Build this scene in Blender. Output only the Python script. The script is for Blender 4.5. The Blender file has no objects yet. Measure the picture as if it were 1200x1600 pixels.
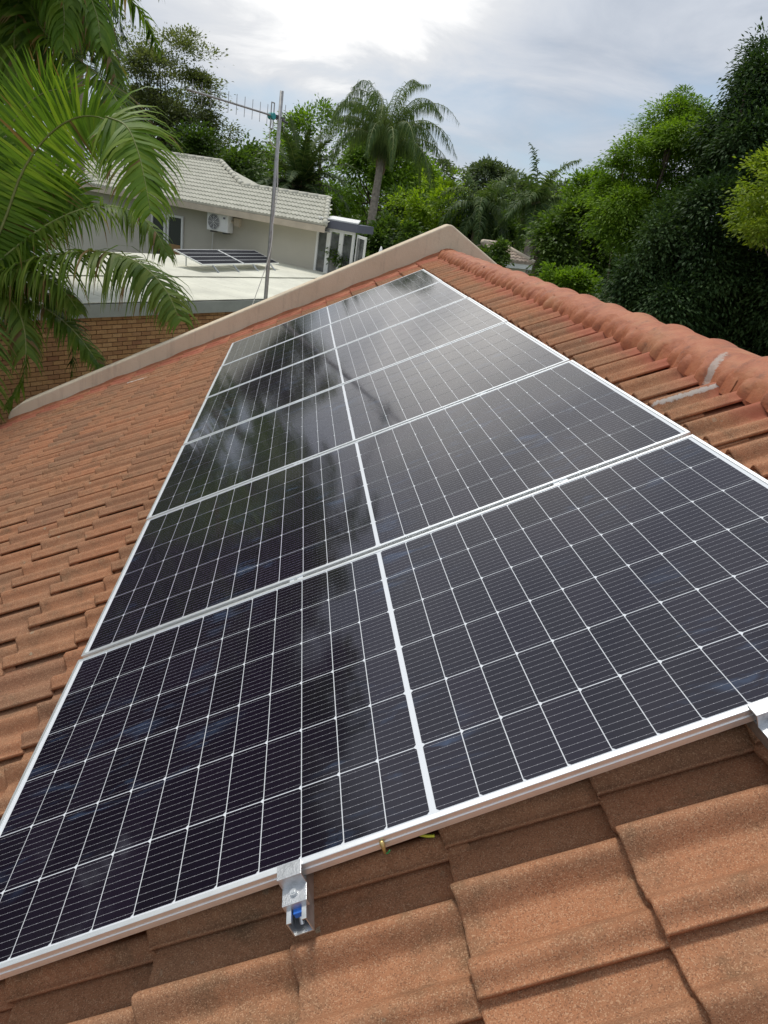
import bpy, math, random
import numpy as np
from mathutils import Matrix, Vector

R_ = math.radians
rng = np.random.default_rng(7)
random.seed(7)
scene = bpy.context.scene
COL = scene.collection

# ------------------------------------------------------------------ camera
# fitted on the corners of the six modules (2.279 m x 1.134 m) on a 28 degree roof
F = 1066.8
CAM = np.array([0.6438, -0.9530, 1.6094])
RM = np.array([[0.9837412461, -0.1065170500, 0.1445934948],
               [0.0876720703, -0.4178363738, -0.9042822418],
               [0.1567378983, 0.9022565504, -0.4017043048]])
cam_data = bpy.data.cameras.new('camera')
cam = bpy.data.objects.new('camera', cam_data)
COL.objects.link(cam)
M = Matrix.Identity(4)
for i in range(3):
    M[i][0], M[i][1], M[i][2], M[i][3] = RM[0][i], -RM[1][i], -RM[2][i], CAM[i]
cam.matrix_world = M
cam_data.sensor_fit = 'VERTICAL'
cam_data.sensor_height = 24.0
cam_data.lens = F / 1600 * 24.0
cam_data.clip_start = 0.02
cam_data.clip_end = 3000
scene.camera = cam

# ------------------------------------------------------------------ sky and sun
SUN_EL, SUN_AZ = 63.0, -28.0          # azimuth from +Y towards +X
world = bpy.data.worlds.new('World')
scene.world = world
world.use_nodes = True
nt = world.node_tree
nt.nodes.clear()


class NG:
    """small helper to write node graphs"""
    def __init__(s, tree): s.t = tree
    def n(s, typ, **kw):
        nd = s.t.nodes.new(typ)
        for k, v in kw.items(): setattr(nd, k, v)
        return nd
    def put(s, sock, v):
        if isinstance(v, bpy.types.NodeSocket): s.t.links.new(v, sock)
        elif v is not None: sock.default_value = v
    def math(s, op, a, b=None, c=None, clamp=False):
        nd = s.n('ShaderNodeMath', operation=op, use_clamp=clamp)
        s.put(nd.inputs[0], a)
        if b is not None: s.put(nd.inputs[1], b)
        if c is not None: s.put(nd.inputs[2], c)
        return nd.outputs[0]
    def vmath(s, op, a, b=None):
        nd = s.n('ShaderNodeVectorMath', operation=op)
        s.put(nd.inputs[0], a)
        if b is not None: s.put(nd.inputs[1], b)
        return nd
    def mix(s, fac, a, b, blend='MIX'):
        nd = s.n('ShaderNodeMix', data_type='RGBA', blend_type=blend, clamp_factor=True)
        s.put(nd.inputs[0], fac)
        s.put(nd.inputs[6], a if not isinstance(a, tuple) else (*a, 1)[:4])
        s.put(nd.inputs[7], b if not isinstance(b, tuple) else (*b, 1)[:4])
        return nd.outputs[2]
    def noise(s, vec, scale, detail=4, rough=.55, dist=0.0):
        nd = s.n('ShaderNodeTexNoise')
        s.put(nd.inputs['Vector'], vec)
        nd.inputs['Scale'].default_value = scale
        nd.inputs['Detail'].default_value = detail
        nd.inputs['Roughness'].default_value = rough
        nd.inputs['Distortion'].default_value = dist
        return nd.outputs['Fac']
    def ramp(s, fac, stops, interp='LINEAR'):
        nd = s.n('ShaderNodeValToRGB')
        cr = nd.color_ramp
        cr.interpolation = interp
        while len(cr.elements) < len(stops): cr.elements.new(0.5)
        for e, (p, c) in zip(cr.elements, stops):
            e.position = p
            e.color = (c, c, c, 1) if isinstance(c, (int, float)) else (*c, 1)
        s.put(nd.inputs[0], fac)
        return nd.outputs[0]
    def smooth(s, v, lo, hi):
        nd = s.n('ShaderNodeMapRange', interpolation_type='SMOOTHSTEP')
        s.put(nd.inputs[0], v); nd.inputs[1].default_value = lo; nd.inputs[2].default_value = hi
        return nd.outputs[0]
    def sep(s, v):
        nd = s.n('ShaderNodeSeparateXYZ'); s.put(nd.inputs[0], v); return nd.outputs
    def comb(s, x, y, z):
        nd = s.n('ShaderNodeCombineXYZ')
        s.put(nd.inputs[0], x); s.put(nd.inputs[1], y); s.put(nd.inputs[2], z); return nd.outputs[0]


g = NG(nt)
sky = g.n('ShaderNodeTexSky', sky_type='NISHITA')
sky.sun_disc = False
sky.sun_elevation = R_(SUN_EL)
sky.sun_rotation = R_(SUN_AZ)
sky.air_density = 1.2
sky.dust_density = 1.0
tc = g.n('ShaderNodeTexCoord')
dx, dy, dz = g.sep(tc.outputs['Generated'])
den = g.math('ADD', g.math('MAXIMUM', dz, 0.0), 0.16)
plane = g.comb(g.math('DIVIDE', dx, den), g.math('DIVIDE', dy, den), 0.0)
big = g.noise(plane, 0.62, 3, .5, .4)
fine = g.noise(g.vmath('ADD', plane, (3.1, 7.7, 0)).outputs[0], 1.5, 7, .6, .5)
# how thick the cloud is: nearly closed overhead, thinner towards the horizon
cov = g.math('ADD', g.math('MULTIPLY', g.math('SUBTRACT', big, .5), 2.2), g.math('MULTIPLY', g.math('SUBTRACT', fine, .5), .9))
cov = g.math('ADD', cov, g.math('MULTIPLY', g.math('MINIMUM', g.math('MAXIMUM', dz, 0.0), .35), 3.2))
cloud_mask = g.smooth(cov, -.45, .60)
# bright cloud patch added ahead for the panel reflections, off the sun: wide falloff
glow_dir = (math.sin(R_(1)) * math.cos(R_(20)), math.cos(R_(1)) * math.cos(R_(20)), math.sin(R_(20)))
dotn = g.vmath('DOT_PRODUCT', tc.outputs['Generated'], glow_dir).outputs['Value']
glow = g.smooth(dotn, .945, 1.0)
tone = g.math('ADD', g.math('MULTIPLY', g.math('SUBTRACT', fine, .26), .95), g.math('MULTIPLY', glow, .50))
tone = g.math('ADD', tone, g.math('MULTIPLY', g.math('SUBTRACT', big, .5), .5))
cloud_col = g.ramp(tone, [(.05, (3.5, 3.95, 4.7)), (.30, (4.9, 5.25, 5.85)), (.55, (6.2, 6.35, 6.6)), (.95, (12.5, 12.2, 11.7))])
blue = g.mix(0.62, sky.outputs[0], (3.5, 4.9, 6.7))
# an overcast sky brightens towards the zenith
lum = g.math('ADD', .92, g.math('MULTIPLY', g.math('MAXIMUM', dz, 0.0), .35))
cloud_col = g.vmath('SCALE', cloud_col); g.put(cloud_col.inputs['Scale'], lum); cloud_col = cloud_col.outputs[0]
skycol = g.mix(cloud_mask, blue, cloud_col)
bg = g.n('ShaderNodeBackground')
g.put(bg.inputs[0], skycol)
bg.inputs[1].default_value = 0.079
out = g.n('ShaderNodeOutputWorld')
nt.links.new(bg.outputs[0], out.inputs[0])

sl = bpy.data.lights.new('sun', 'SUN')
sl.energy = 1.5
sl.angle = R_(12)
sl.color = (1.0, .955, .88)
so = bpy.data.objects.new('sun', sl)
COL.objects.link(so)
sd = Vector((math.sin(R_(SUN_AZ)) * math.cos(R_(SUN_EL)), math.cos(R_(SUN_AZ)) * math.cos(R_(SUN_EL)), math.sin(R_(SUN_EL))))
so.rotation_euler = sd.to_track_quat('Z', 'Y').to_euler()

vs = scene.view_settings
vs.view_transform = 'Standard'
vs.look = 'None'
vs.exposure = 0.70
vs.gamma = 1.0
vs.use_curve_mapping = False
scene.cycles.max_bounces = 6
scene.cycles.transparent_max_bounces = 6
scene.cycles.use_denoising = True

# ------------------------------------------------------------------ geometry helpers
S = R_(28.0)
UV_, VV_, NV_ = np.array([math.cos(S), 0, math.sin(S)]), np.array([0, 1., 0]), np.array([-math.sin(S), 0, math.cos(S)])
BR = np.c_[UV_, VV_, NV_]


def ray(x, y): return RM.T @ np.array([(x - 600) / F, (y - 800) / F, 1.0])
def atD(x, y, d): return CAM + ray(x, y) * d                     # d metres in front of the camera
def atZ(x, y, z): r = ray(x, y); return CAM + r * (z - CAM[2]) / r[2]
def atY(x, y, Y): r = ray(x, y); return CAM + r * (Y - CAM[1]) / r[1]
def atP(x, y, p0, n):                                            # on a wall plane
    r = ray(x, y); return CAM + r * (np.dot(np.asarray(p0) - CAM, n) / np.dot(r, n))
def roofp(u, v, h): return BR @ np.array([u, v, h])
def unit(v): v = np.asarray(v, float); return v / (np.linalg.norm(v) + 1e-12)


def wm(o):
    m = o.matrix_basis.copy()
    if o.parent: m = wm(o.parent) @ o.matrix_parent_inverse @ m
    return m


class MB:
    def __init__(s): s.v = []; s.f = []; s.n = 0; s.attr = []
    def add(s, verts, faces, a=None):
        verts = [tuple(map(float, p)) for p in verts]
        s.v += verts
        s.f += [tuple(i + s.n for i in f) for f in faces]
        s.n += len(verts)
        s.attr += [0.5 if a is None else a] * len(verts)
        return s
    def box(s, c, sx, sy, sz, ax=None):
        """box centred on c, full sizes, axes as rows of ax"""
        ax = np.eye(3) if ax is None else np.asarray(ax)
        c = np.asarray(c, float)
        vs_ = [c + ax[0] * sx / 2 * i + ax[1] * sy / 2 * j + ax[2] * sz / 2 * k for i in (-1, 1) for j in (-1, 1) for k in (-1, 1)]
        fs = [(0, 1, 3, 2), (4, 6, 7, 5), (0, 4, 5, 1), (2, 3, 7, 6), (0, 2, 6, 4), (1, 5, 7, 3)]
        return s.add(vs_, fs)
    def prism(s, poly, d):
        """polygon (list of 3d points) extruded by vector d"""
        n = len(poly); d = np.asarray(d, float)
        vs_ = [np.asarray(p, float) for p in poly] + [np.asarray(p, float) + d for p in poly]
        fs = [tuple(range(n))[::-1], tuple(range(n, 2 * n))] + [(i, (i + 1) % n, (i + 1) % n + n, i + n) for i in range(n)]
        return s.add(vs_, fs)
    def tube(s, pts, rad, sides=8, cap=True):
        pts = [np.asarray(p, float) for p in pts]
        n = len(pts)
        rad = [rad] * n if np.isscalar(rad) else list(rad)
        vs_, fs = [], []
        prev = None
        for i, p in enumerate(pts):
            t = unit(pts[min(i + 1, n - 1)] - pts[max(i - 1, 0)])
            if prev is None:
                a = np.cross(t, [0, 0, 1.]) if abs(t[2]) < .9 else np.cross(t, [1., 0, 0])
            else:
                a = prev - t * np.dot(prev, t)
            a = unit(a); prev = a; b = np.cross(t, a)
            for k in range(sides):
                q = 2 * math.pi * k / sides
                vs_.append(p + (a * math.cos(q) + b * math.sin(q)) * rad[i])
        for i in range(n - 1):
            for k in range(sides):
                k2 = (k + 1) % sides
                fs.append((i * sides + k, i * sides + k2, (i + 1) * sides + k2, (i + 1) * sides + k))
        if cap:
            fs.append(tuple(range(sides))[::-1]); fs.append(tuple(range((n - 1) * sides, n * sides)))
        return s.add(vs_, fs)
    def mesh(s, name, mat, smooth=False):
        me = bpy.data.meshes.new(name)
        me.from_pydata(s.v, [], s.f)
        if mat: me.materials.append(mat)
        if smooth: me.polygons.foreach_set('use_smooth', [True] * len(me.polygons))
        me.update()
        return me
    def build(s, name, mat, parent=None, smooth=False, local=False):
        return link(name, s.mesh(name, mat, smooth), parent, local)


def link(name, me, parent=None, local=False):
    o = bpy.data.objects.new(name, me)
    COL.objects.link(o)
    if parent is not None:
        o.parent = parent
        if not local: o.matrix_parent_inverse = wm(parent).inverted()
    return o


def tag(o, label, cat, group=None):
    o['label'] = label; o['category'] = cat
    if group: o['group'] = group
    return o


def thing(name, label, cat, loc=(0, 0, 0), group=None):
    o = bpy.data.objects.new(name, None)
    o.empty_display_size = .2
    COL.objects.link(o)
    o.location = Vector(tuple(map(float, loc)))
    return tag(o, label, cat, group)


def structure(o): o['kind'] = 'structure'; return o
def stuff(o): o['kind'] = 'stuff'; return o


def bevel(o, w, seg=2, ang=40):
    m = o.modifiers.new('bevel', 'BEVEL'); m.width = w; m.segments = seg; m.limit_method = 'ANGLE'; m.angle_limit = R_(ang)
    return o


def curve(ctrl, n):
    """Catmull-Rom through control points, n samples"""
    P = [np.asarray(c, float) for c in ctrl]
    P = [2 * P[0] - P[1]] + P + [2 * P[-1] - P[-2]]
    out_ = []
    m = len(P) - 3
    for t in np.linspace(0, m - 1e-6, n):
        i = int(t); x = t - i
        a, b, c, d = P[i:i + 4]
        out_.append(.5 * ((2 * b) + (c - a) * x + (2 * a - 5 * b + 4 * c - d) * x * x + (3 * b - a - 3 * c + d) * x ** 3))
    return out_


# ------------------------------------------------------------------ materials
def mat_new(name):
    m = bpy.data.materials.new(name)
    m.use_nodes = True
    t = m.node_tree
    b = t.nodes['Principled BSDF']
    return m, NG(t), b


def mat_simple(name, col, rough=.6, metal=0.0, nscale=0, namt=.15, bump=0.0, bscale=200, spec=.5):
    m, q, b = mat_new(name)
    b.inputs['Roughness'].default_value = rough
    b.inputs['Metallic'].default_value = metal
    b.inputs['Specular IOR Level'].default_value = spec
    geo = q.n('ShaderNodeNewGeometry').outputs['Position']
    if nscale:
        f = q.noise(geo, nscale, 5, .6)
        lo = tuple(c * (1 - namt) for c in col); hi = tuple(min(1, c * (1 + namt)) for c in col)
        q.put(b.inputs['Base Color'], q.ramp(f, [(.3, lo), (.7, hi)]))
    else:
        b.inputs['Base Color'].default_value = (*col, 1)
    if bump:
        bn = q.n('ShaderNodeBump'); bn.inputs['Strength'].default_value = bump; bn.inputs['Distance'].default_value = .01
        q.put(bn.inputs['Height'], q.noise(geo, bscale, 3))
        q.put(b.inputs['Normal'], bn.outputs[0])
    return m


def mat_tile():
    m, q, b = mat_new('concrete_tile')
    geo = q.n('ShaderNodeNewGeometry').outputs['Position']
    oi = q.n('ShaderNodeObjectInfo')
    x, y, z = q.sep(geo)
    u = q.math('ADD', q.math('MULTIPLY', x, math.cos(S)), q.math('MULTIPLY', z, math.sin(S)))
    broad = q.noise(geo, 3.0, 4, .6)
    mid = q.noise(geo, 14, 5, .65)
    grain = q.noise(geo, 420, 2, .8)
    vor = q.n('ShaderNodeTexVoronoi'); q.put(vor.inputs['Vector'], geo); vor.inputs['Scale'].default_value = 520
    vc = q.sep(vor.outputs['Color'])[0]
    base = q.ramp(mid, [(.28, (.250, .114, .056)), (.5, (.350, .163, .081)), (.72, (.41, .200, .103))])
    base = q.mix(q.math('MULTIPLY', oi.outputs['Random'], .6), base, (.41, .160, .078))
    base = q.mix(q.ramp(q.math('FRACT', q.math('MULTIPLY', oi.outputs['Random'], 7.31)), [(.55, 0.0), (1.0, .6)]), base, (.19, .105, .065))
    # water streaks running down the slope
    stc = q.comb(q.math('MULTIPLY', u, 1.6), q.math('MULTIPLY', y, 26.0), 0.0)
    base = q.mix(q.ramp(q.noise(stc, 1.0, 4, .6), [(.55, 0.0), (.75, .42)]), base, (.15, .085, .05))
    # pale lichen spots
    lv = q.n('ShaderNodeTexVoronoi'); q.put(lv.inputs['Vector'], q.vmath('ADD', geo, (0.3, 1.7, .2)).outputs[0]); lv.inputs['Scale'].default_value = 16
    lrad = q.math('MULTIPLY', q.sep(lv.outputs['Color'])[0], .16)
    lsp = q.math('MULTIPLY', q.math('LESS_THAN', q.math('ADD', lv.outputs['Distance'], q.math('MULTIPLY', q.math('SUBTRACT', q.noise(geo, 160, 2), .5), .22)), lrad), q.ramp(q.noise(geo, 2.2, 3), [(.5, 0.0), (.62, .7)]))
    base = q.mix(lsp, base, (.36, .33, .23))
    base = q.mix(q.ramp(broad, [(.42, 0.0), (.7, .55)]), base, (.265, .155, .09))
    # grey-green weathering
    moss = q.ramp(q.noise(q.vmath('ADD', geo, (5, 9, 2)).outputs[0], 7, 6, .7), [(.53, 0.0), (.72, .62)])
    base = q.mix(moss, base, (.105, .085, .05))
    # sand grains: light and dark specks
    base = q.mix(q.ramp(vc, [(.80, 0.0), (.9, .55)]), base, (.52, .33, .20))
    base = q.mix(q.ramp(vc, [(.10, .55), (.2, 0.0)]), base, (.12, .06, .035))
    # red roof paint brushed on near the ridge and along the gable parapet
    wob = q.math('MULTIPLY', q.math('SUBTRACT', q.noise(geo, 5, 3), .5), .28)
    p1 = q.smooth(q.math('ADD', u, wob), 2.52, 2.70)
    p2 = q.smooth(q.math('ADD', y, wob), 7.97, 8.13)
    paint = q.math('MAXIMUM', p1, p2)
    pm = q.ramp(q.noise(geo, 26, 4, .7), [(.25, .55), (.5, 1.0)])
    paint = q.math('MULTIPLY', paint, pm)
    pc = q.ramp(mid, [(.3, (.33, .105, .062)), (.7, (.42, .15, .09))])
    full = q.mix(paint, base, pc)
    a_, c_ = roofp(2.70, 1.705, 0), roofp(2.40, 1.70, 0)
    tt = q.math('DIVIDE', q.math('SUBTRACT', y, 1.703), .008)
    uu = q.math('DIVIDE', q.math('SUBTRACT', u, 2.56), .20)
    ee = q.math('ADD', q.math('ADD', q.math('POWER', uu, 4), q.math('POWER', tt, 2)), q.math('MULTIPLY', q.math('SUBTRACT', q.noise(geo, 50, 5, .75), .5), 4.4))
    full = q.mix(q.math('MULTIPLY', q.smooth(ee, 1.1, .3), .8), full, (.48, .46, .42))
    t3 = q.math('DIVIDE', q.math('SUBTRACT', y, 7.72), .022)
    u3 = q.math('DIVIDE', q.math('ADD', u, 1.42), .17)
    e3 = q.math('ADD', q.math('ADD', q.math('POWER', u3, 4), q.math('POWER', t3, 2)), q.math('MULTIPLY', q.math('SUBTRACT', q.noise(geo, 40, 4, .7), .5), 2.0))
    full = q.mix(q.smooth(e3, 1.1, .3), full, (.55, .52, .47))
    q.put(b.inputs['Base Color'], full)
    b.inputs['Roughness'].default_value = .88
    b.inputs['Specular IOR Level'].default_value = .25
    bn = q.n('ShaderNodeBump'); bn.inputs['Strength'].default_value = .55; bn.inputs['Distance'].default_value = .004
    hgt = q.math('ADD', q.math('MULTIPLY', grain, .5), q.math('MULTIPLY', mid, .9))
    q.put(bn.inputs['Height'], hgt)
    q.put(b.inputs['Normal'], bn.outputs[0])
    return m


def mat_ridge():
    m, q, b = mat_new('ridge_paint')
    geo = q.n('ShaderNodeNewGeometry').outputs['Position']
    mid = q.noise(geo, 9, 5, .65)
    fine_ = q.noise(geo, 60, 3, .6)
    base = q.ramp(mid, [(.28, (.27, .085, .040)), (.5, (.375, .128, .060)), (.74, (.43, .17, .082))])
    base = q.mix(q.ramp(fine_, [(.55, 0.0), (.75, .35)]), base, (.23, .09, .055))
    base = q.mix(q.ramp(q.noise(geo, 3.2, 6, .7), [(.5, 0.0), (.7, .75)]), base, (.40, .19, .092))
    base = q.mix(q.ramp(q.noise(q.vmath('ADD', geo, (4, 2, 7)).outputs[0], 11, 6, .75), [(.54, 0.0), (.72, .7)]), base, (.14, .07, .045))
    # grey sealant smears (streaks across the ridge and down to a tile roll)
    x, y, z = q.sep(geo)
    def streak(x0, y0, x1, y1, w):
        dxx, dyy = x1 - x0, y1 - y0
        L = math.hypot(dxx, dyy)
        s_ = q.math('ADD', q.math('MULTIPLY', q.math('SUBTRACT', x, x0), dxx / L), q.math('MULTIPLY', q.math('SUBTRACT', y, y0), dyy / L))
        t_ = q.math('ADD', q.math('MULTIPLY', q.math('SUBTRACT', x, x0), -dyy / L), q.math('MULTIPLY', q.math('SUBTRACT', y, y0), dxx / L))
        e = q.math('ADD', q.math('POWER', q.math('DIVIDE', q.math('SUBTRACT', s_, L / 2), L / 2), 4), q.math('POWER', q.math('DIVIDE', t_, w), 2))
        e = q.math('ADD', e, q.math('MULTIPLY', q.math('SUBTRACT', q.noise(geo, 48, 5, .75), .5), 4.6))
        return q.smooth(e, 1.1, .35)
    a = atZ(1137, 547, 1.268); c = atZ(1086, 590, 1.165)
    d = atZ(1094, 541, 1.262); e_ = atZ(1062, 564, 1.185)
    st = q.math('MAXIMUM', streak(a[0], a[1], c[0], c[1], .020), streak(d[0], d[1], e_[0], e_[1], .011))
    q.put(b.inputs['Base Color'], q.mix(q.math('MULTIPLY', st, .7), base, (.40, .37, .33)))
    b.inputs['Roughness'].default_value = .62
    b.inputs['Specular IOR Level'].default_value = .35
    bn = q.n('ShaderNodeBump'); bn.inputs['Strength'].default_value = .6; bn.inputs['Distance'].default_value = .012
    q.put(bn.inputs['Height'], q.math('ADD', mid, q.math('MULTIPLY', fine_, .3)))
    q.put(b.inputs['Normal'], bn.outputs[0])
    return m


def smudge(q, geo):
    """dried wipe marks on the glass: 0..1"""
    st = q.n('ShaderNodeMapping'); q.put(st.inputs[0], geo); st.inputs['Scale'].default_value = (2.2, 7.0, 2.2); st.inputs['Rotation'].default_value = (0, 0, .5)
    a = q.noise(st.outputs[0], 2.3, 4, .6, .6)
    b_ = q.noise(geo, 2.1, 2, .5)
    return q.math('MULTIPLY', q.ramp(a, [(.56, 0.0), (.72, 1.0)]), q.ramp(b_, [(.46, 0.0), (.64, 1.0)]))


def glassy(q, b, geo):
    dust = q.noise(geo, 1.6, 5, .6, .5)
    q.put(b.inputs['Roughness'], q.ramp(dust, [(.3, .05), (.7, .095)]))
    b.inputs['IOR'].default_value = 1.55
    b.inputs['Specular IOR Level'].default_value = .5


def mat_cell():
    m, q, b = mat_new('silicon_cell_under_glass')
    geo = q.n('ShaderNodeNewGeometry').outputs['Position']
    oc = q.n('ShaderNodeTexCoord').outputs['Object']
    x, y, z = q.sep(oc)
    oi = q.n('ShaderNodeObjectInfo')
    fr = q.math('FRACT', q.math('ADD', q.math('DIVIDE', y, .0182), 10.0))
    dist = q.math('ABSOLUTE', q.math('SUBTRACT', fr, .5))
    # solder pads: five slightly wider spots along each wire
    fx = q.math('ABSOLUTE', q.math('SUBTRACT', q.math('FRACT', q.math('ADD', q.math('DIVIDE', x, .0182), 10.0)), .5))
    pad = q.math('LESS_THAN', fx, .045)
    wid = q.math('ADD', .0150, q.math('MULTIPLY', pad, .02))
    line = q.math('LESS_THAN', dist, wid)
    base = q.mix(oi.outputs['Random'], (.0085, .0062, .012), (.013, .0090, .0175))
    sm = smudge(q, geo)
    base = q.mix(q.math('MULTIPLY', sm, .21), base, (.14, .24, .42))
    q.put(b.inputs['Base Color'], q.mix(line, base, (.36, .36, .38)))
    glassy(q, b, geo)
    return m


def mat_backsheet():
    m, q, b = mat_new('white_backsheet_under_glass')
    geo = q.n('ShaderNodeNewGeometry').outputs['Position']
    b.inputs['Base Color'].default_value = (.66, .68, .70, 1)
    glassy(q, b, geo)
    return m


def mat_leaf(name, cols, trans=.35, rough=.5, spec=.3, dead=False):
    """leaf colour spread over the per-leaf tint attribute, part of the light passes through"""
    m = bpy.data.materials.new(name); m.use_nodes = True
    t = m.node_tree; q = NG(t)
    b = t.nodes['Principled BSDF']
    at = q.n('ShaderNodeAttribute'); at.attribute_name = 'tint'
    c = q.ramp(at.outputs['Fac'], [(i / (len(cols) - 1) * .9, k) for i, k in enumerate(cols)] + ([(.99, (.22, .14, .055))] if dead else []))
    q.put(b.inputs['Base Color'], c)
    b.inputs['Roughness'].default_value = rough
    b.inputs['Specular IOR Level'].default_value = spec
    tr = q.n('ShaderNodeBsdfTranslucent')
    q.put(tr.inputs[0], q.mix(1.0, c, (1.25, 1.3, .55), 'MULTIPLY'))
    mx = q.n('ShaderNodeMixShader'); mx.inputs[0].default_value = trans
    t.links.new(b.outputs[0], mx.inputs[1]); t.links.new(tr.outputs[0], mx.inputs[2])
    t.links.new(mx.outputs[0], t.nodes['Material Output'].inputs[0])
    return m


M_TILE, M_RIDGE, M_CELL, M_BACK = mat_tile(), mat_ridge(), mat_cell(), mat_backsheet()
M_ALU = mat_simple('anodised_aluminium', (.86, .88, .88), .42, .85, 30, .04)
M_CLAMP = mat_simple('mill_aluminium', (.60, .61, .62), .36, .9, 60, .15, .15, 300)
M_GALV = mat_simple('galvanised_steel', (.62, .64, .65), .38, .9, 40, .2)
M_POLE = mat_simple('galvanised_pole', (.38, .38, .37), .5, .55, 18, .2)
M_DARKM = mat_simple('dark_steel', (.10, .10, .11), .45, .6)
def mat_plaster():
    m, q, b = mat_new('beige_plaster')
    geo = q.n('ShaderNodeNewGeometry').outputs['Position']
    x, y, z = q.sep(geo)
    f = q.noise(geo, 2.2, 6, .65)
    c = q.ramp(f, [(.28, (.60, .495, .355)), (.72, (.69, .58, .43))])
    dr = q.noise(q.comb(q.math('MULTIPLY', x, 9), y, q.math('MULTIPLY', z, 1.1)), 1.4, 5, .65)
    c = q.mix(q.ramp(dr, [(.52, 0.0), (.75, .5)]), c, (.38, .31, .23))
    c = q.mix(q.ramp(q.noise(geo, 22, 5, .7), [(.58, 0.0), (.75, .35)]), c, (.42, .345, .26))
    q.put(b.inputs['Base Color'], c); b.inputs['Roughness'].default_value = .92
    bn = q.n('ShaderNodeBump'); bn.inputs['Strength'].default_value = .4; bn.inputs['Distance'].default_value = .01
    q.put(bn.inputs['Height'], q.math('ADD', q.noise(geo, 60, 4), q.noise(geo, 7, 3))); q.put(b.inputs['Normal'], bn.outputs[0])
    return m


M_PLAST = mat_plaster()
M_COPE = mat_simple('pale_coping', (.60, .51, .40), .9, 0, 3, .1, .25, 90)
M_DECK = mat_simple('roof_underlay', (.05, .035, .03), .9)
M_GREYW = mat_simple('grey_plaster', (.53, .495, .415), .9, 0, .7, .07, .1, 40)
M_CREAMW = mat_simple('cream_wall', (.56, .53, .42), .9, 0, 1.2, .1)
M_WHITE = mat_simple('white_paint', (.78, .78, .75), .5, 0, 2, .05)
M_WROOF = mat_simple('white_sheet_roof', (.64, .63, .52), .6, 0, 1.1, .16, .1, 10)
M_FASC = mat_simple('grey_fascia', (.36, .37, .33), .8, 0, 3, .1)
M_MORTAR = mat_simple('brick_mortar', (.085, .06, .045), .95, 0, 20, .2)
M_GLASS = mat_simple('dark_window_glass', (.035, .04, .045), .05, 0, spec=.8)
M_REFLG = mat_simple('door_glass', (.10, .105, .105), .08, 0, 2.2, .75, spec=.8)
M_DCELL = mat_simple('dark_module_glass', (.014, .015, .02), .6, 0, spec=.06)
M_DGREY = mat_simple('slate_fascia', (.13, .135, .17), .7)
M_BARK = mat_simple('bark', (.13, .10, .075), .9, 0, 6, .4, .6, 25)
M_PALMT = mat_simple('palm_trunk', (.27, .235, .19), .9, 0, 9, .35, .7, 18)
M_BOOT = mat_simple('palm_boots', (.30, .21, .13), .9, 0, 12, .4, .6, 25)
M_RACH = mat_simple('rachis_green', (.19, .21, .055), .55, 0, 12, .2)
M_BLUE = mat_simple('blue_plastic', (.02, .14, .55), .4)
M_TEAL = mat_simple('teal_plastic', (.04, .33, .33), .45)
M_GREEN = mat_simple('green_insulation', (.03, .22, .06), .4)
M_YELL = mat_simple('yellow_insulation', (.62, .62, .05), .4)
M_BRASS = mat_simple('brass', (.55, .40, .16), .4, .7)
M_BLACK = mat_simple('black_rubber', (.02, .02, .02), .6)
M_TIMB = mat_simple('timber', (.36, .20, .08), .6, 0, 8, .2)
M_TWIG = mat_simple('dry_twigs', (.17, .125, .10), .95, 0, 9, .3)


def mat_ground():
    m, q, b = mat_new('lawn')
    geo = q.n('ShaderNodeNewGeometry').outputs['Position']
    f = q.noise(geo, .5, 5); f2 = q.noise(geo, 6, 4)
    q.put(b.inputs['Base Color'], q.mix(f2, q.ramp(f, [(.35, (.05, .075, .025)), (.7, (.11, .095, .05))]), (.06, .085, .03)))
    b.inputs['Roughness'].default_value = .95
    return m


def mat_brick():
    m, q, b = mat_new('face_brick')
    geo = q.n('ShaderNodeNewGeometry').outputs['Position']
    r = q.n('ShaderNodeObjectInfo').outputs['Random']
    c = q.ramp(r, [(0, (.38, .185, .08)), (.4, (.50, .265, .11)), (.75, (.58, .33, .15)), (1, (.33, .14, .065))])
    c = q.mix(q.ramp(q.noise(geo, 30, 4), [(.4, 0.0), (.75, .5)]), c, (.22, .12, .06))
    q.put(b.inputs['Base Color'], c)
    b.inputs['Roughness'].default_value = .85
    return m


def mat_paletile():
    m, q, b = mat_new('pale_cement_tile')
    geo = q.n('ShaderNodeNewGeometry').outputs['Position']
    f = q.noise(geo, 3, 5, .65)
    q.put(b.inputs['Base Color'], q.ramp(f, [(.3, (.40, .39, .32)), (.7, (.56, .545, .455))]))
    b.inputs['Roughness'].default_value = .9
    return m


def mat_browntile():
    m, q, b = mat_new('brown_clay_tile')
    geo = q.n('ShaderNodeNewGeometry').outputs['Position']
    f = q.noise(geo, 6, 5, .65)
    q.put(b.inputs['Base Color'], q.ramp(f, [(.3, (.27, .20, .15)), (.7, (.50, .41, .33))]))
    b.inputs['Roughness'].default_value = .9
    return m


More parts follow.
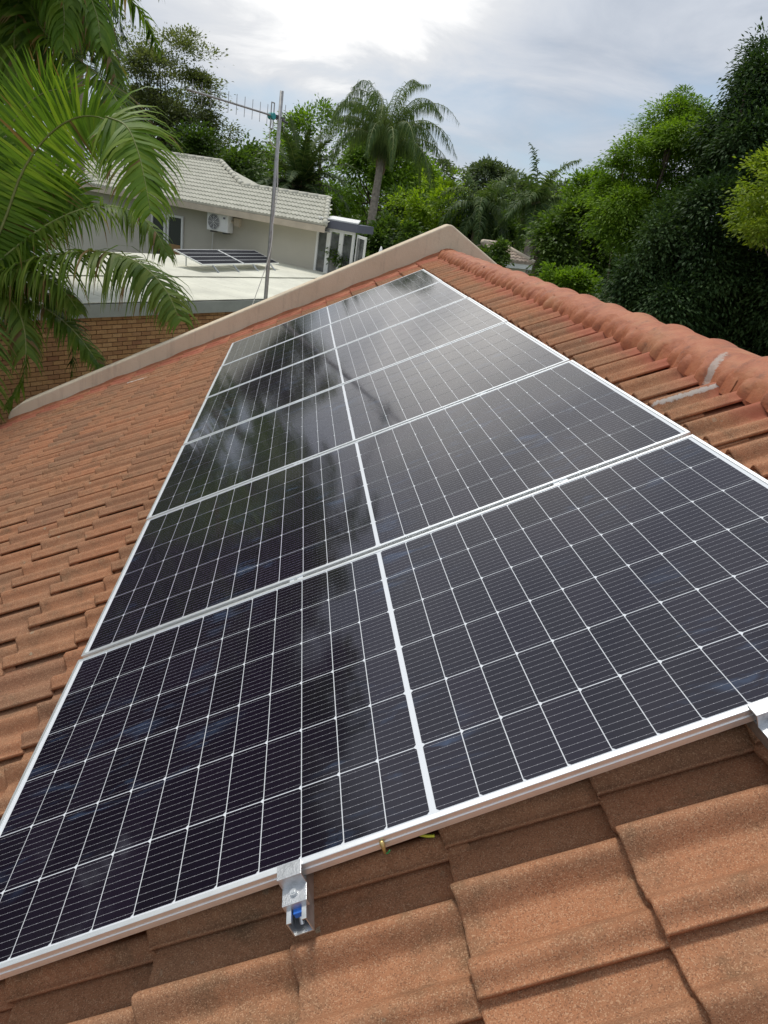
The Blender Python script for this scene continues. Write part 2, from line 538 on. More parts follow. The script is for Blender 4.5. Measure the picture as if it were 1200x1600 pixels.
M_GROUND, M_BRICK, M_PTILE, M_BTILE = mat_ground(), mat_brick(), mat_paletile(), mat_browntile()
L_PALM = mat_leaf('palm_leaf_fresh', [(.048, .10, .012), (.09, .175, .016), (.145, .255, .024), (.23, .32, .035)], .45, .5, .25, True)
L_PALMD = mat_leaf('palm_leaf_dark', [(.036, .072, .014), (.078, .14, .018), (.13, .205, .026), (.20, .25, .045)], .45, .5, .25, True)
L_QUEEN = mat_leaf('palm_leaf_grey', [(.035, .07, .025), (.065, .115, .038), (.095, .15, .048), (.14, .185, .06)], .38, .55, .2)
L_DATE = mat_leaf('date_palm_leaf', [(.02, .042, .014), (.04, .075, .02), (.08, .115, .03)], .2, .6, .15)
L_ACACIA = mat_leaf('greyish_leaf', [(.07, .09, .04), (.12, .145, .06), (.18, .20, .095)], .55)
L_BRIGHT = mat_leaf('bright_leaf', [(.07, .13, .014), (.13, .23, .022), (.21, .33, .03)], .5)
L_LIME = mat_leaf('lime_leaf', [(.13, .20, .014), (.23, .35, .02), (.36, .46, .03)], .5)
L_DARK = mat_leaf('dark_glossy_leaf', [(.018, .040, .014), (.040, .078, .025), (.072, .122, .038)], .28, .55, .15)
L_MID = mat_leaf('mid_green_leaf', [(.04, .075, .015), (.075, .135, .022), (.13, .20, .035)], .42)
L_FAR = mat_leaf('far_green_leaf', [(.055, .08, .04), (.085, .12, .055), (.12, .16, .07)], .35)
L_YELL = mat_leaf('yellow_green_leaf', [(.13, .19, .02), (.22, .31, .03), (.33, .40, .05)], .45)

# ------------------------------------------------------------------ ground
def ground_z(x, y):
    t = min(1, max(0, (y - 16) / 12.0)); t = t * t * (3 - 2 * t)
    w = min(1, max(0, (6 - x) / 8.0)); w = w * w * (3 - 2 * w)
    return -4.0 + 1.9 * t * w + .25 * math.sin(x * .13) * math.sin(y * .11)


b_ = MB()
xs = np.r_[np.linspace(-900, -70, 6), np.linspace(-60, 60, 61), np.linspace(70, 900, 6)]
ys = np.r_[np.linspace(-900, -30, 5), np.linspace(-24, 100, 63), np.linspace(120, 1400, 6)]
vv = [(x, y, ground_z(x, y) - .02) for y in ys for x in xs]
ff = [(j * len(xs) + i, j * len(xs) + i + 1, (j + 1) * len(xs) + i + 1, (j + 1) * len(xs) + i) for j in range(len(ys) - 1) for i in range(len(xs) - 1)]
b_.add(vv, ff)
structure(b_.build('ground', M_GROUND, smooth=True))

# ------------------------------------------------------------------ the tiled house we stand on
GAUGE, TW = 0.335, 0.300
U0, V0 = 1.127, 0.020                 # one known course edge and one known side joint
HP = -0.142                           # level of the tile pans at the low end of a tile, below the module glass
U_EAVE, U_TOP = U0 - 14 * GAUGE - .02, 2.86
V_NEAR, V_FAR = V0 - 9 * TW, 8.46
RIDGE_X, RIDGE_Z = 2.60, 1.240

house = thing('tiled_house', 'house with weathered orange concrete roof tiles carrying the solar panels', 'house', (-.5, 3.5, -4.0))
# roof deck: left slope and right slope under the tiles
deck = MB()
for sgn in (1, -1):
    pts = []
    for (u, v) in ((U_EAVE + .03, V_NEAR), (U_TOP + .02, V_NEAR), (U_TOP + .02, V_FAR), (U_EAVE + .03, V_FAR)):
        p = roofp(u, v, HP - .035)
        if sgn < 0: p[0] = 2 * RIDGE_X - p[0]
        pts.append(p)
    if sgn < 0: pts = pts[::-1]
    deck.prism([p - np.array([0, 0, .03]) for p in pts], (0, 0, .03))
roof = deck.build('roof', M_DECK, house)
# outside walls below the eaves
eL = roofp(U_EAVE + .45, 0, HP)
wl = MB()
wl.box(((eL[0] + .11), (V_NEAR + V_FAR) / 2, (eL[2] - .12 - 4.05) / 2), .22, V_FAR - V_NEAR, abs(-4.05 - (eL[2] - .12)))
wl.box((2 * RIDGE_X - eL[0] - .11, (V_NEAR + V_FAR) / 2, (eL[2] - .12 - 4.05) / 2), .22, V_FAR - V_NEAR, abs(-4.05 - (eL[2] - .12)))
wl.build('wall', M_PLAST, house)
# gable wall with raised parapet
PT = .24
apex = atY(705, 351, V_FAR)
lo = atY(11, 638, V_FAR)
lob = atY(11, 660, V_FAR)
slp = (apex[2] - lo[2]) / (apex[0] - lo[0])
rx = 2 * apex[0] - lo[0]
gp = MB()
gp.prism([(lo[0], V_FAR, -4.05), (rx, V_FAR, -4.05), (rx, V_FAR, lo[2]), (apex[0] + .02, V_FAR, apex[2] - .004), (apex[0] - .03, V_FAR, apex[2] - .003), (lo[0] + .18, V_FAR, lo[2] + .18 * slp - .01), (lo[0] + .05, V_FAR, lo[2] - .02), (lo[0], V_FAR, lo[2] - .12)], (0, PT, 0))
gw = gp.build('gable_parapet', M_PLAST, house)
bevel(gw, .022, 3, 20)
# flashing strip of red membrane along the foot of the parapet
fl = MB()
n = 70
for k in range(n):
    for sgn in (1,):
        pass
us = np.linspace(U_EAVE + .1, 2.80, 90)
prof = []
for i, u in enumerate(us):
    e = .012 * math.sin(i * .9) + .010 * math.sin(i * .37)
    prof.append((roofp(u, V_FAR - .004, HP + .050 + e * .5), roofp(u, V_FAR - .05 + e, HP + .038), roofp(u, V_FAR - .20 + e * 1.6, HP + .012)))
vsx = [p for r in prof for p in r]
fsx = [(i * 3 + j, i * 3 + j + 1, (i + 1) * 3 + j + 1, (i + 1) * 3 + j) for i in range(len(us) - 1) for j in range(2)]
fl.add(vsx, fsx)
fl.build('flashing', M_RIDGE, house, smooth=True)


def tile_profile(y):
    """height of the tile across its width: two rolls, two pans, the near roll laps over the next tile"""
    t1 = (y - .040) / .047; t2 = (y - .190) / .042
    z = 0.0
    if abs(t1) < 1: z = max(z, .047 * (.5 + .5 * math.cos(math.pi * t1)) ** .68)
    if abs(t2) < 1: z = max(z, .048 * (.5 + .5 * math.cos(math.pi * t2)) ** .68)
    if y < .02: z = max(z, .024)
    return z


def tile_mesh(name, ny, rows, seed, jag=0.0):
    r = random.Random(seed)
    ys_ = [0.0] + sorted({round(.006 + (TW - .010) * i / (ny - 1), 4) for i in range(ny)}) + [TW + .036]
    if ny > 20: ys_ = sorted(set(ys_ + [.003]))
    m = MB()
    th = .021
    lines = []                                    # (u, dz)
    lines = [(.010, -th - .012), (.001, -.013), (.0, -.005), (.002, -.0013), (.007, 0.0)] if rows > 2 else [(.004, -th), (.0, -.006), (.010, 0.0)]
    L = GAUGE + .05
    for k in range(1, rows): lines.append((.007 + (L - .007) * k / (rows - 1), 0.0))
    vs_, fs = [], []
    w = len(ys_)
    jo = [jag * (r.random() - .5) for _ in ys_]
    jo = [(jo[max(0, i - 1)] + jo[i] + jo[min(w - 1, i + 1)]) / 3 for i in range(w)]
    for (u, dz) in lines:
        for i, y in enumerate(ys_):
            z = tile_profile(y) + dz - (u / GAUGE) * (th + .006)
            if u > .05 and jag: z += jag * .25 * (r.random() - .5)
            vs_.append((u + (jo[i] if u < .03 else 0), y, z))
    nl = len(lines)
    for a in range(nl - 1):
        for i in range(w - 1):
            fs.append((a * w + i, (a + 1) * w + i, (a + 1) * w + i + 1, a * w + i + 1))
    # near side: thin lip, then the underside of the lap running back into the dark
    base = len(vs_)
    for (u, dz) in lines:
        zz = min(dz, 0) - (u / GAUGE) * (th + .006)
        vs_ += [(u, .001, .0125 + zz), (u, .040, .0085 + zz)]
    for a in range(nl - 1):
        fs.append((base + 2 * a, base + 2 * a + 2, (a + 1) * w, a * w))
        fs.append((base + 2 * a + 1, base + 2 * a + 3, base + 2 * a + 2, base + 2 * a))
    m.add(vs_, fs)
    me = m.mesh(name, M_TILE, True)
    return me


NEAR_T = [tile_mesh('roof_tile', 40, 6, 10 + i, .0055) for i in range(4)]
MID_T = [tile_mesh('roof_tile', 19, 2, 30 + i, .002) for i in range(3)]
mid_arr = []
for me in MID_T:
    mid_arr.append((np.array([v.co for v in me.vertices]), [tuple(p.vertices) for p in me.polygons]))


def in_panels(u, v): return 0.10 < u < 1.90 and .25 < v < 6.55


tiles = []
jr = random.Random(3)
for ci in range(-14, 5):
    u = U0 + ci * GAUGE if ci < 4 else 2.385
    shift = jr.uniform(-.010, .010)
    for vi in range(-9, 29):
        v = V0 + vi * TW + shift + jr.uniform(-.002, .002)
        if v + TW > V_FAR + .02: continue
        c = roofp(u + .17, v + .15, HP)
        q_ = RM @ (c - CAM)
        area = 0
        if q_[2] > .3:
            px_, py_ = 600 + F * q_[0] / q_[2], 800 + F * q_[1] / q_[2]
            mg = 260 / q_[2]
            if -mg < px_ < 1200 + mg and -mg < py_ < 1600 + mg and not in_panels(u + .17, v + .15):
                area = abs(np.dot(unit(c - CAM), NV_)) / q_[2] ** 2
        tiles.append((area, u, v, q_[2]))
tiles.sort(key=lambda t: -t[0])
rest = MB()
for k, (area, u, v, d) in enumerate(tiles):
    dh = jr.uniform(-.002, .003)
    if area > 0 and k < 296:
        me = NEAR_T[k % 4] if d < 2.6 else MID_T[k % 3]
        o = bpy.data.objects.new('roof_tile', me)
        COL.objects.link(o)
        o.parent = roof
        o.matrix_parent_inverse = wm(roof).inverted()
        o.location = Vector(roofp(u, v, HP + dh))
        o.rotation_euler = (jr.uniform(-.006, .006), -S, jr.uniform(-.006, .006))
    else:
        va, fa = mid_arr[k % 3]
        rest.add([roofp(u + p[0], v + p[1], HP + dh + p[2]) for p in va], fa)
stuff(rest.build('roof_tiles', M_TILE, roof, smooth=True))
# right-hand slope, seen only past the ridge
rs = MB()
for ci in range(-14, 5):
    for vi in range(-9, 28):
        va, fa = mid_arr[(ci + vi) % 3]
        u, v = (U0 + ci * GAUGE if ci < 4 else 2.385), V0 + vi * TW
        P = [roofp(u + p[0], v + p[1], HP + p[2]) for p in va]
        rs.add([(2 * RIDGE_X - p[0], p[1], p[2]) for p in P], [f[::-1] for f in fa])
stuff(rs.build('roof_tiles', M_TILE, roof, smooth=True))

# ridge caps: each overlaps the next one nearer to the camera, all painted over
def ridge_cap(y0, y1, seed):
    r = random.Random(seed)
    m = MB()
    xs_ = np.r_[-.172, np.linspace(-.156, .156, 21), .172]
    ts = [0, .03, .1, .25, .45, .65, .78, .84, .90, .95, .985, 1.0]
    am_ = r.uniform(.75, 1.25)
    rise = [v_ * am_ for v_ in (-.012, -.009, -.008, -.005, -.001, .002, .004, .008, .014, .016, .012, -.008)]   # collar at the far end laps over the next cap
    dzz, dxx = r.uniform(-.006, .006), r.uniform(-.009, .009)
    vs_, fs = [], []
    for t, dr in zip(ts, rise):
        y = y0 + (y1 - y0) * t
        zt_ = 1.274 - .0050 * (y - 2) + dzz
        for x in xs_:
            xq = max(-.156, min(.156, x))
            zz = zt_ + dr - (.170 - math.sqrt(.170 ** 2 - xq * xq)) * .82 - (.07 if abs(x) > .16 else 0)
            vs_.append((RIDGE_X + dxx + x * (1 + dr * .8), y + r.uniform(-.002, .002), zz))
    w = len(xs_)
    for a in range(len(ts) - 1):
        for i in range(w - 1):
            fs.append((a * w + i, a * w + i + 1, (a + 1) * w + i + 1, (a + 1) * w + i))
    m.add(vs_, fs)
    return m


yb = 2.06 - 11 * .41 - .03
k = 0
while yb < 8.4:
    m = ridge_cap(yb, min(yb + .41 + .065, V_FAR - .003), 50 + k)
    m.build('ridge_tile', M_RIDGE, roof, smooth=True)
    yb += .41; k += 1
# mortar bedding between caps and tile rolls, skirt following the rolls
for sgn in (1, -1):
    md = MB()
    Y = np.arange(V_NEAR, V_FAR - .01, .0215)
    rows_ = []
    for i, y in enumerate(Y):
        ph = (y - V0) % TW
        zroll = tile_profile(ph)
        low = 2.676 + .012 * math.sin(y * 9.1) + .010 * math.sin(y * 23.7) - .25 * zroll
        course_drop = .008
        ph_ = [roofp(low, y, HP + zroll - .027), roofp(low + .020, y, HP + zroll * .7 + .010), roofp(low + .042, y, HP + .042 + zroll * .2), roofp(low + .066, y, HP + .060 + .004 * math.sin(y * 31)), roofp(low + .10, y, HP + .068)]
        if sgn < 0: ph_ = [np.array([2 * RIDGE_X - p[0], p[1], p[2]]) for p in ph_]
        rows_ += ph_
    fs = [(i * 5 + j, i * 5 + j + 1, (i + 1) * 5 + j + 1, (i + 1) * 5 + j)[::-sgn] for i in range(len(Y) - 1) for j in range(4)]
    md.add(rows_, fs)
    md.build('ridge_mortar', M_RIDGE, roof, smooth=True)

# ------------------------------------------------------------------ solar panels
PL, PW, PH, PITCH = 2.279, 1.134, .035, 1.156
LIP = .011


def frame_mesh():
    m = MB()
    prof_ = [(LIP, PH - .0022), (LIP, PH - .0004), (LIP - .0004, PH), (.0010, PH), (.0, PH - .001), (.0, .0265), (.0022, .0255), (.0022, .0185), (.0, .0175), (.0, .0092), (.0014, .0085), (.0014, .0010), (.002, 0.0), (.028, 0.0), (.028, .0018), (.004, .0018), (.004, PH - .006), (LIP, PH - .006)]
    vs_, fs = [], []
    for (d, z) in prof_:
        vs_ += [(d, d, z), (PL - d, d, z), (PL - d, PW - d, z), (d, PW - d, z)]
    for i in range(len(prof_) - 1):
        for j in range(4):
            j2 = (j + 1) % 4
            fs.append((i * 4 + j, (i + 1) * 4 + j, (i + 1) * 4 + j2, i * 4 + j2))
    m.add(vs_, fs)
    return m.mesh('frame', M_ALU)


def cell_mesh(side):
    a, c, ch = .0902 / 2, .1806 / 2, .0055
    if side < 0: P = [(-a, -c), (a - ch, -c), (a, -c + ch), (a, c - ch), (a - ch, c), (-a, c)]
    else: P = [(-a + ch, -c), (a, -c), (a, c), (-a + ch, c), (-a, c - ch), (-a, -c + ch)]
    return MB().add([(x, y, 0) for x, y in P], [tuple(range(6))]).mesh('cell', M_CELL)


me_frame = frame_mesh()
me_sheet = MB().add([(LIP - .003, LIP - .003, PH - .0026), (PL - LIP + .003, LIP - .003, PH - .0026), (PL - LIP + .003, PW - LIP + .003, PH - .0026), (LIP - .003, PW - LIP + .003, PH - .0026)], [(0, 1, 2, 3)]).mesh('glass_sheet', M_BACK)
me_cell = {-1: cell_mesh(-1), 1: cell_mesh(1)}
cell_pos = []
for side in (-1, 1):
    for i in range(12):
        for j in range(6):
            cell_pos.append((side, PL / 2 + side * (.0062 + .0925 * (i + .5)), PW / 2 + (j - 2.5) * .1840))
names = ['nearest solar panel, its front frame held by two end clamps', 'second solar panel from the clamped near end of the row', 'third solar panel from the clamped near end of the row',
         'third solar panel counted from the beige parapet end of the row', 'second solar panel counted from the beige parapet end of the row', 'farthest solar panel of the row, next to the beige parapet']
dslide = [0, .004, -.003, .002, -.002, .003]
for k in range(6):
    t = thing('solar_panel', names[k], 'solar panel', roofp(dslide[k], k * PITCH, -PH), 'solar panels in a row on the tiled roof')
    t.rotation_euler = (0, -S, 0)
    link('frame', me_frame, t, True)
    sh = link('glass_sheet', me_sheet, t, True)
    for (side, x, y) in cell_pos:
        c = bpy.data.objects.new('cell', me_cell[side])
        COL.objects.link(c)
        c.parent = sh
        c.location = (x, y, PH - .0018)

# ------------------------------------------------------------------ mounting rails with clamps
RAXES = [UV_, VV_, NV_]


def rail(uc, v0, label):
    t = thing('mounting_rail', label, 'rail', roofp(uc, v0, -PH - .041), 'rails under the solar panels')
    W, H, th = .041, .041, .0024
    zb = -PH - H - .001
    v1 = 6.98
    m = MB()
    # channel section: open slot upwards with turned-in lips
    sec = [(-W / 2, zb), (W / 2, zb), (W / 2, zb + H), (W / 2 - .0095, zb + H), (W / 2 - .0095, zb + H - .007), (W / 2 - .0095 + th, zb + H - .007), (W / 2 - .0095 + th, zb + H - th), (W / 2 - th, zb + H - th), (W / 2 - th, zb + th)]
    sec = sec + [(-x, z) for x, z in sec[::-1]][:-1]
    sec = sec[1:] if sec[0] == sec[-1] else sec
    n_ = len(sec)
    vs_ = []
    for v in (v0, v1):
        for (x, z) in sec: vs_.append(roofp(uc + x, v, z))
    # slanted rough cut at the visible end
    fs = [(i, (i + 1) % n_, (i + 1) % n_ + n_, i + n_) for i in range(n_)]
    m.add(vs_, fs)
    # end faces as quads of wall thickness
    def q4(x0, x1, z0, z1): m.add([roofp(uc + x0, v0, z0), roofp(uc + x1, v0, z0), roofp(uc + x1, v0, z1), roofp(uc + x0, v0, z1)], [(0, 1, 2, 3)])
    q4(-W / 2, W / 2, zb, zb + th); q4(-W / 2, -W / 2 + th, zb + th, zb + H); q4(W / 2 - th, W / 2, zb + th, zb + H)
    q4(-W / 2 + th, -W / 2 + .0095, zb + H - th, zb + H); q4(W / 2 - .0095, W / 2 - th, zb + H - th, zb + H)
    m.build('channel', M_GALV, t)
    # end clamp: tab on the frame lip, web down the front, foot with bolt
    c = MB()
    c.box(roofp(uc, -.006, .0022), .052, .032, .0040, RAXES)
    c.box(roofp(uc, -.0205, -.0130), .052, .0035, .0300, RAXES)
    c.box(roofp(uc, -.0390, -.0265), .052, .036, .0035, RAXES)
    c.box(roofp(uc, -.0570, -.0340), .052, .0035, .0180, RAXES)
    ec = c.build('end_clamp', M_CLAMP, t)
    bevel(ec, .0012, 2)
    bo = MB(); bo.tube([roofp(uc, -.038, -.027), roofp(uc, -.038, -.0185)], .0075, 10); bo.tube([roofp(uc, -.038, -.0187), roofp(uc, -.038, -.0170)], .0042, 6)
    bo.build('bolt', M_GALV, ec)
    # spring nut in the slot
    nb = MB(); nb.box(roofp(uc, v0 + .030, zb + H - .012), .019, .022, .014, RAXES)
    bevel(nb.build('plastic_nut_holder', M_BLUE, t), .002)
    nn = MB(); nn.tube([roofp(uc, v0 + .014, zb + .010), roofp(uc + .003, v0 + .028, zb + H - .014)], .0052, 8)
    nn.build('spring', M_GALV, t)
    for k in range(1, 6):
        mc = MB()
        v = k * PITCH - .011
        mc.box(roofp(uc, v, -.012), .050, .0205, .012, RAXES)
        o = mc.build('mid_clamp', M_ALU, t)
        bb = MB(); bb.tube([roofp(uc, v, -.007), roofp(uc, v, -.002)], .0065, 8); bb.build('bolt', M_GALV, o)
    # feet on the tile rolls
    for v in np.arange(.35, 6.9, .9):
        ft = MB(); ft.box(roofp(uc, v, zb - .012), .035, .05, .026, RAXES)
        ft.build('roof_hook', M_GALV, t)


rail(.832, -.088, 'lower mounting rail, its cut end showing a blue nut holder')
rail(1.812, -.080, 'upper mounting rail, its end at the right edge below the clamp')

# small wires at the front edge
w1 = thing('earth_wire', 'cut end of a green and yellow earth wire poking from under the nearest panel', 'wire', atP(662, 1306, roofp(0, 0, -.075), NV_))
pA, pB = atP(647, 1303, roofp(0, 0, -.070), NV_), atP(679, 1306, roofp(0, 0, -.070), NV_)
pts = curve([pA + VV_ * .06, pA + (pB - pA) * .1 + VV_ * .008, (pA + pB) / 2 + NV_ * .003 - VV_ * .004, pB], 14)
MB().tube(pts, .0038, 8).build('insulation', M_GREEN, w1, smooth=True)
MB().tube([p + NV_ * .0016 - VV_ * .0012 for p in pts[3:]], .0030, 6).build('stripe', M_YELL, w1, smooth=True)
w2 = thing('earth_lug', 'small brass earthing lug with a wire tail under the frame of the nearest panel', 'lug', atP(598, 1322, roofp(0, 0, -.04), NV_))
pc = atP(597, 1318, roofp(0, -.004, 0), VV_); pe = atP(602, 1333, roofp(0, -.012, 0), VV_)
MB().tube([pc + NV_ * .004 + VV_ * .004, pc, (pc + pe) / 2, pe], [.0045, .0058, .0045, .003], 8).build('lug_body', M_BRASS, w2, smooth=True)
MB().tube(curve([pe, pe + UV_ * .005 - NV_ * .002, pe + UV_ * .011 + NV_ * .004], 6), .0018, 6).build('wire_tail', M_GREEN, w2, smooth=True)

# white sealant smear lying on the lower tiles by the parapet
sp = roofp(-1.42, 7.62, HP + .035)

# ------------------------------------------------------------------ antenna on its mast
am = thing('antenna_mast', 'galvanised mast behind the parapet carrying a long television antenna', 'antenna', (0, 0, 0))
top = atY(440.5, 142, 8.95)
foot = np.array([top[0], 8.95, -4.0])
base_px = atY(415, 466, 8.95)
lean = (top - base_px) / np.linalg.norm(top - base_px)
foot = base_px + lean * ((-.9 - base_px[2]) / lean[2])
am.location = Vector(foot)
MB().tube([foot, base_px, (top + base_px) / 2, top], [.026, .026, .024, .0235], 12).build('pole', M_POLE, am, smooth=True)
for s_ in (0.1, .5):
    p = foot + lean * s_
    m = MB(); m.box((p[0], 8.95 - .12, p[2]), .05, .20, .03); m.build('wall_bracket', M_GALV, am)
hb = atY(433, 183, 8.93)
bend = atZ(292, 139, hb[2])
bdir = unit(bend - hb)
zv = np.array([0, 0, 1.])
tail = hb - bdir * .16
MB().tube([tail, hb, bend], .011, 8).build('boom', M_POLE, am)
nel = 17
blen = np.linalg.norm(bend - hb)
sx = .20
while sx < blen - .02:
    p = hb + bdir * sx
    h_ = .105
    MB().tube([p - zv * h_, p + zv * h_], .0036, 6).build('element', M_POLE, am)
    sx += .145
p = hb + bdir * .10
dp = MB()
sidev = unit(np.cross(bdir, zv))
for z0, z1, w_ in ((-.14, .14, 0),):
    for o_ in (-.028, .028):
        dp.tube([p + bdir * o_ - zv * .14, p + bdir * o_ + zv * .14], .0075, 6)
    for e in (-.14, .14):
        dp.tube([p - bdir * .03 + zv * e, p + bdir * .03 + zv * e], .0075, 6)
dp.build('dipole', M_POLE, am)
jb = MB(); jb.tube([p - sidev * .03 - zv * .005, p + sidev * .045 - zv * .005], .042, 10)
bevel(jb.build('junction_box', M_TEAL, am), .006)
cl = MB(); pm = hb
cl.box(pm - bdir * .02, .10, .035, .045, [bdir, sidev, zv]); cl.tube([pm - sidev * .10 - bdir * .03, pm + sidev * .10 - bdir * .03], .008, 6); cl.tube([pm - bdir * .02 - zv * .01, pm - bdir * .22 - zv * .03], .012, 6)
cl.build('clamp', M_DARKM, am)
rf = MB(); rf.tube([tail - zv * .14, tail + zv * .16], .004, 6); rf.build('element', M_POLE, am)
cb = [p - zv * .05, p - zv * .24 + bdir * .03, p - zv * .34 - bdir * .10, hb - zv * .28 - bdir * .10 + sidev * .0]
dn = [top + (base_px - top) * t + np.array([.030 + .012 * math.sin(t * 17), -.012, 0]) for t in np.linspace(.22, .62, 12)]
dn += [top + (base_px - top) * t + np.array([.03 - .13 * (t - .62) - (.55 * max(0, t - .78)), -.03, 0]) for t in (.66, .75, .85, 1.0, 1.15)]
MB().tube(curve(cb + dn, 70), .0052, 6).build('cable', M_WHITE, am, smooth=True)

# ------------------------------------------------------------------ brick garage with white roof
ZG = -0.75
f0, f1 = atZ(29, 475, ZG), atZ(412, 466, ZG)
ge = unit((f1 - f0) * [1, 1, 0]); gn = np.array([-ge[1], ge[0], 0.])       # along the fascia, away from camera
gar = thing('brick_garage', 'brick garage with flat white sheet roof beyond the parapet', 'garage', (*(f0[:2] + gn[:2] * 4), -4.0))
rfar = atZ(467, 397, ZG + .10)
rR = np.dot(atZ(484, 437, ZG + .05) - f0, ge)
rR2 = np.dot(rfar - f0, ge)
depth = np.dot(atZ(330, 402, ZG + .1) - f0, gn)
LFT = -4.0
def gpt(a, b, z): return f0 * [1, 1, 0] + ge * a + gn * b + np.array([0, 0, z])
rm = MB()
# sheets side by side with raised seams; gentle fall towards the camera
RE = (rR + rR2) / 2 + .05
half = depth * .42
wS = .84
a = LFT
k = 0
while a < RE - .01:
    a2 = min(a + wS, RE)
    sh_ = MB()
    for (b0, b1, z0, z1) in ((-.04, half, ZG, ZG + .05), (half - .05, depth, ZG + .08, ZG + .13)):
        pr = [(a + .0, 0), (a + .025, .0), (a + .037, .006), (a + .063, .006), (a + .075, 0), ((a + a2) / 2, .004), (a2, 0)]
        pr = [q_ for q_ in pr if q_[0] <= a2 + 1e-6]
        vs_ = [gpt(x, b0, z0 + z) for x, z in pr] + [gpt(x, b1, z1 + z) for x, z in pr] + [gpt(x, b0, z0 - .012) for x, z in pr]
        n_ = len(pr)
        sh_.add(vs_, [(i, i + 1, n_ + i + 1, n_ + i) for i in range(n_ - 1)] + [(2 * n_ + i, 2 * n_ + i + 1, i + 1, i) for i in range(n_ - 1)])
    sh_.build('roof_sheet', M_WROOF, gar)
    a = a2; k += 1
# verge flashing with ribs down the right edge
vf = MB(); vf.prism([gpt(RE - .02, -.06, ZG + .03), gpt(RE + .16, -.06, ZG + .03), gpt(RE + .16, depth, ZG + .17), gpt(RE - .02, depth, ZG + .17)], (0, 0, .03))
vo = vf.build('verge_flashing', M_WROOF, gar)
for b in np.arange(.1, depth, .28):
    r_ = MB(); z = ZG + .06 + .14 * (b + .06) / (depth + .06)
    r_.box(gpt(RE + .07, b, z + .012), .18, .03, .03, [ge, gn, zv]); r_.build('rib', M_WROOF, vo)
fs_ = MB(); fs_.box(gpt((LFT + RE) / 2 + .08, -.035, ZG - .15), RE - LFT + .16, .07, .24, [ge, gn, zv]); fs_.build('fascia', M_FASC, gar)
fs_ = MB(); fs_.box(gpt(RE + .14, depth / 2, ZG - .15), .05, depth + .02, .26, [ge, gn, zv]); fs_.build('fascia', M_FASC, gar)
core = MB(); core.box(gpt((LFT + RE) / 2, depth / 2 + .08, (ZG - .24 - 4.1) / 2), RE - LFT - .2, depth - .1, abs(-4.1 - (ZG - .24)), [ge, gn, zv])
wall = core.build('wall', M_MORTAR, gar)
# bricks on the face towards the camera
bm_ = MB().box((0, 0, 0), .218, .03, .071).mesh('brick', M_BRICK)
yaw = math.atan2(ge[1], ge[0])
cnt = 0
br = []
z = ZG - .27 - .0375
row = 0
while z > -4.0:
    off = 0 if row % 2 == 0 else .1145
    a = LFT + .12 + off
    while a < RE - .2:
        c = gpt(a + .109, .03, z)
        q_ = RM @ (c - CAM); px_, py_ = 600 + F * q_[0] / q_[2], 800 + F * q_[1] / q_[2]
        par = 655 - (px_ - 11) * (288 / 694)
        vis = -12 < px_ < 400 and py_ < par + 10
        br.append((0 if vis else 1, row, c)); a += .229
    z -= .085; row += 1
br.sort(key=lambda t: t[0])
restb = MB()
for i, (nv, row, c) in enumerate(br):
    if nv == 0 and i < 300:
        o = link('brick', bm_, wall)
        o.location = Vector(c + gn * jr.uniform(-.003, .003)); o.rotation_euler = (0, 0, yaw)
    else: restb.box(c, .218, .03, .071, [ge, gn, zv])
stuff(restb.build('bricks', M_BRICK, wall))

# two dark solar modules leaning on the garage roof
bl, brt = atZ(316, 415, ZG + .26), atZ(436, 412.5, ZG + .26)
along = brt - bl
along[2] = 0
ua = unit(along); back = np.array([-ua[1], ua[0], 0])
plen = np.linalg.norm(along)
tr = atP(441, 393, bl + back * .95, back)
slope_v = back * .95 + np.array([0, 0, tr[2] - bl[2]])
for k in range(2):
    t = thing('solar_panel', ['left one of two dark solar panels tilted on the white garage roof', 'right one of two dark solar panels tilted on the white garage roof'][k], 'solar panel', bl + along * (k * .5) - [0, 0, .2], 'solar panels on the white garage roof')
    p0 = bl + along * (k * .503); w_ = along * .494
    nn_ = unit(np.cross(w_, slope_v))
    m = MB(); m.prism([p0, p0 + w_, p0 + w_ + slope_v, p0 + slope_v], nn_ * .035); m.build('frame', M_ALU, t)
    for j in range(4):
        a0, a1 = .02 + j * .245, .02 + j * .245 + .225
        q0 = p0 + w_ * .015 + slope_v * a0 + nn_ * .037
        m = MB(); m.add([q0, q0 + w_ * .97, q0 + w_ * .97 + slope_v * (a1 - a0), q0 + slope_v * (a1 - a0)], [(0, 1, 2, 3)])
        m.build('cell_strip', M_DCELL, t)
    for s_ in (.25, .75):
        q0 = p0 + w_ * s_ + slope_v * .03
        m = MB(); m.tube([q0, [q0[0] - back[0] * .25, q0[1] - back[1] * .25, ZG + .06]], .022, 6); m.build('leg', M_GALV, t)
        q1 = p0 + w_ * s_ + slope_v * .95
        m = MB(); m.tube([q1, [q1[0], q1[1], ZG + .1]], .02, 6); m.build('leg', M_GALV, t)

# ------------------------------------------------------------------ grey neighbour house
ZE = 0.84
e0, e1 = atZ(262, 309, ZE), atZ(508, 352, ZE)
he = unit((e1 - e0) * [1, 1, 0]); hn = np.array([-he[1], he[0], 0.])
LH = np.linalg.norm((e1 - e0)[:2])
def hpt(a, b, z): return e0 * [1, 1, 0] + he * a + hn * b + np.array([0, 0, z])
HS = math.tan(R_(20))
gh = thing('grey_house', 'grey plastered house with pale cement tile roof and air conditioner', 'house', (*hpt(LH / 2, 3, 0)[:2], -2.2))
WB = .45                                                      # wall set back behind the eave
LW = -6.0
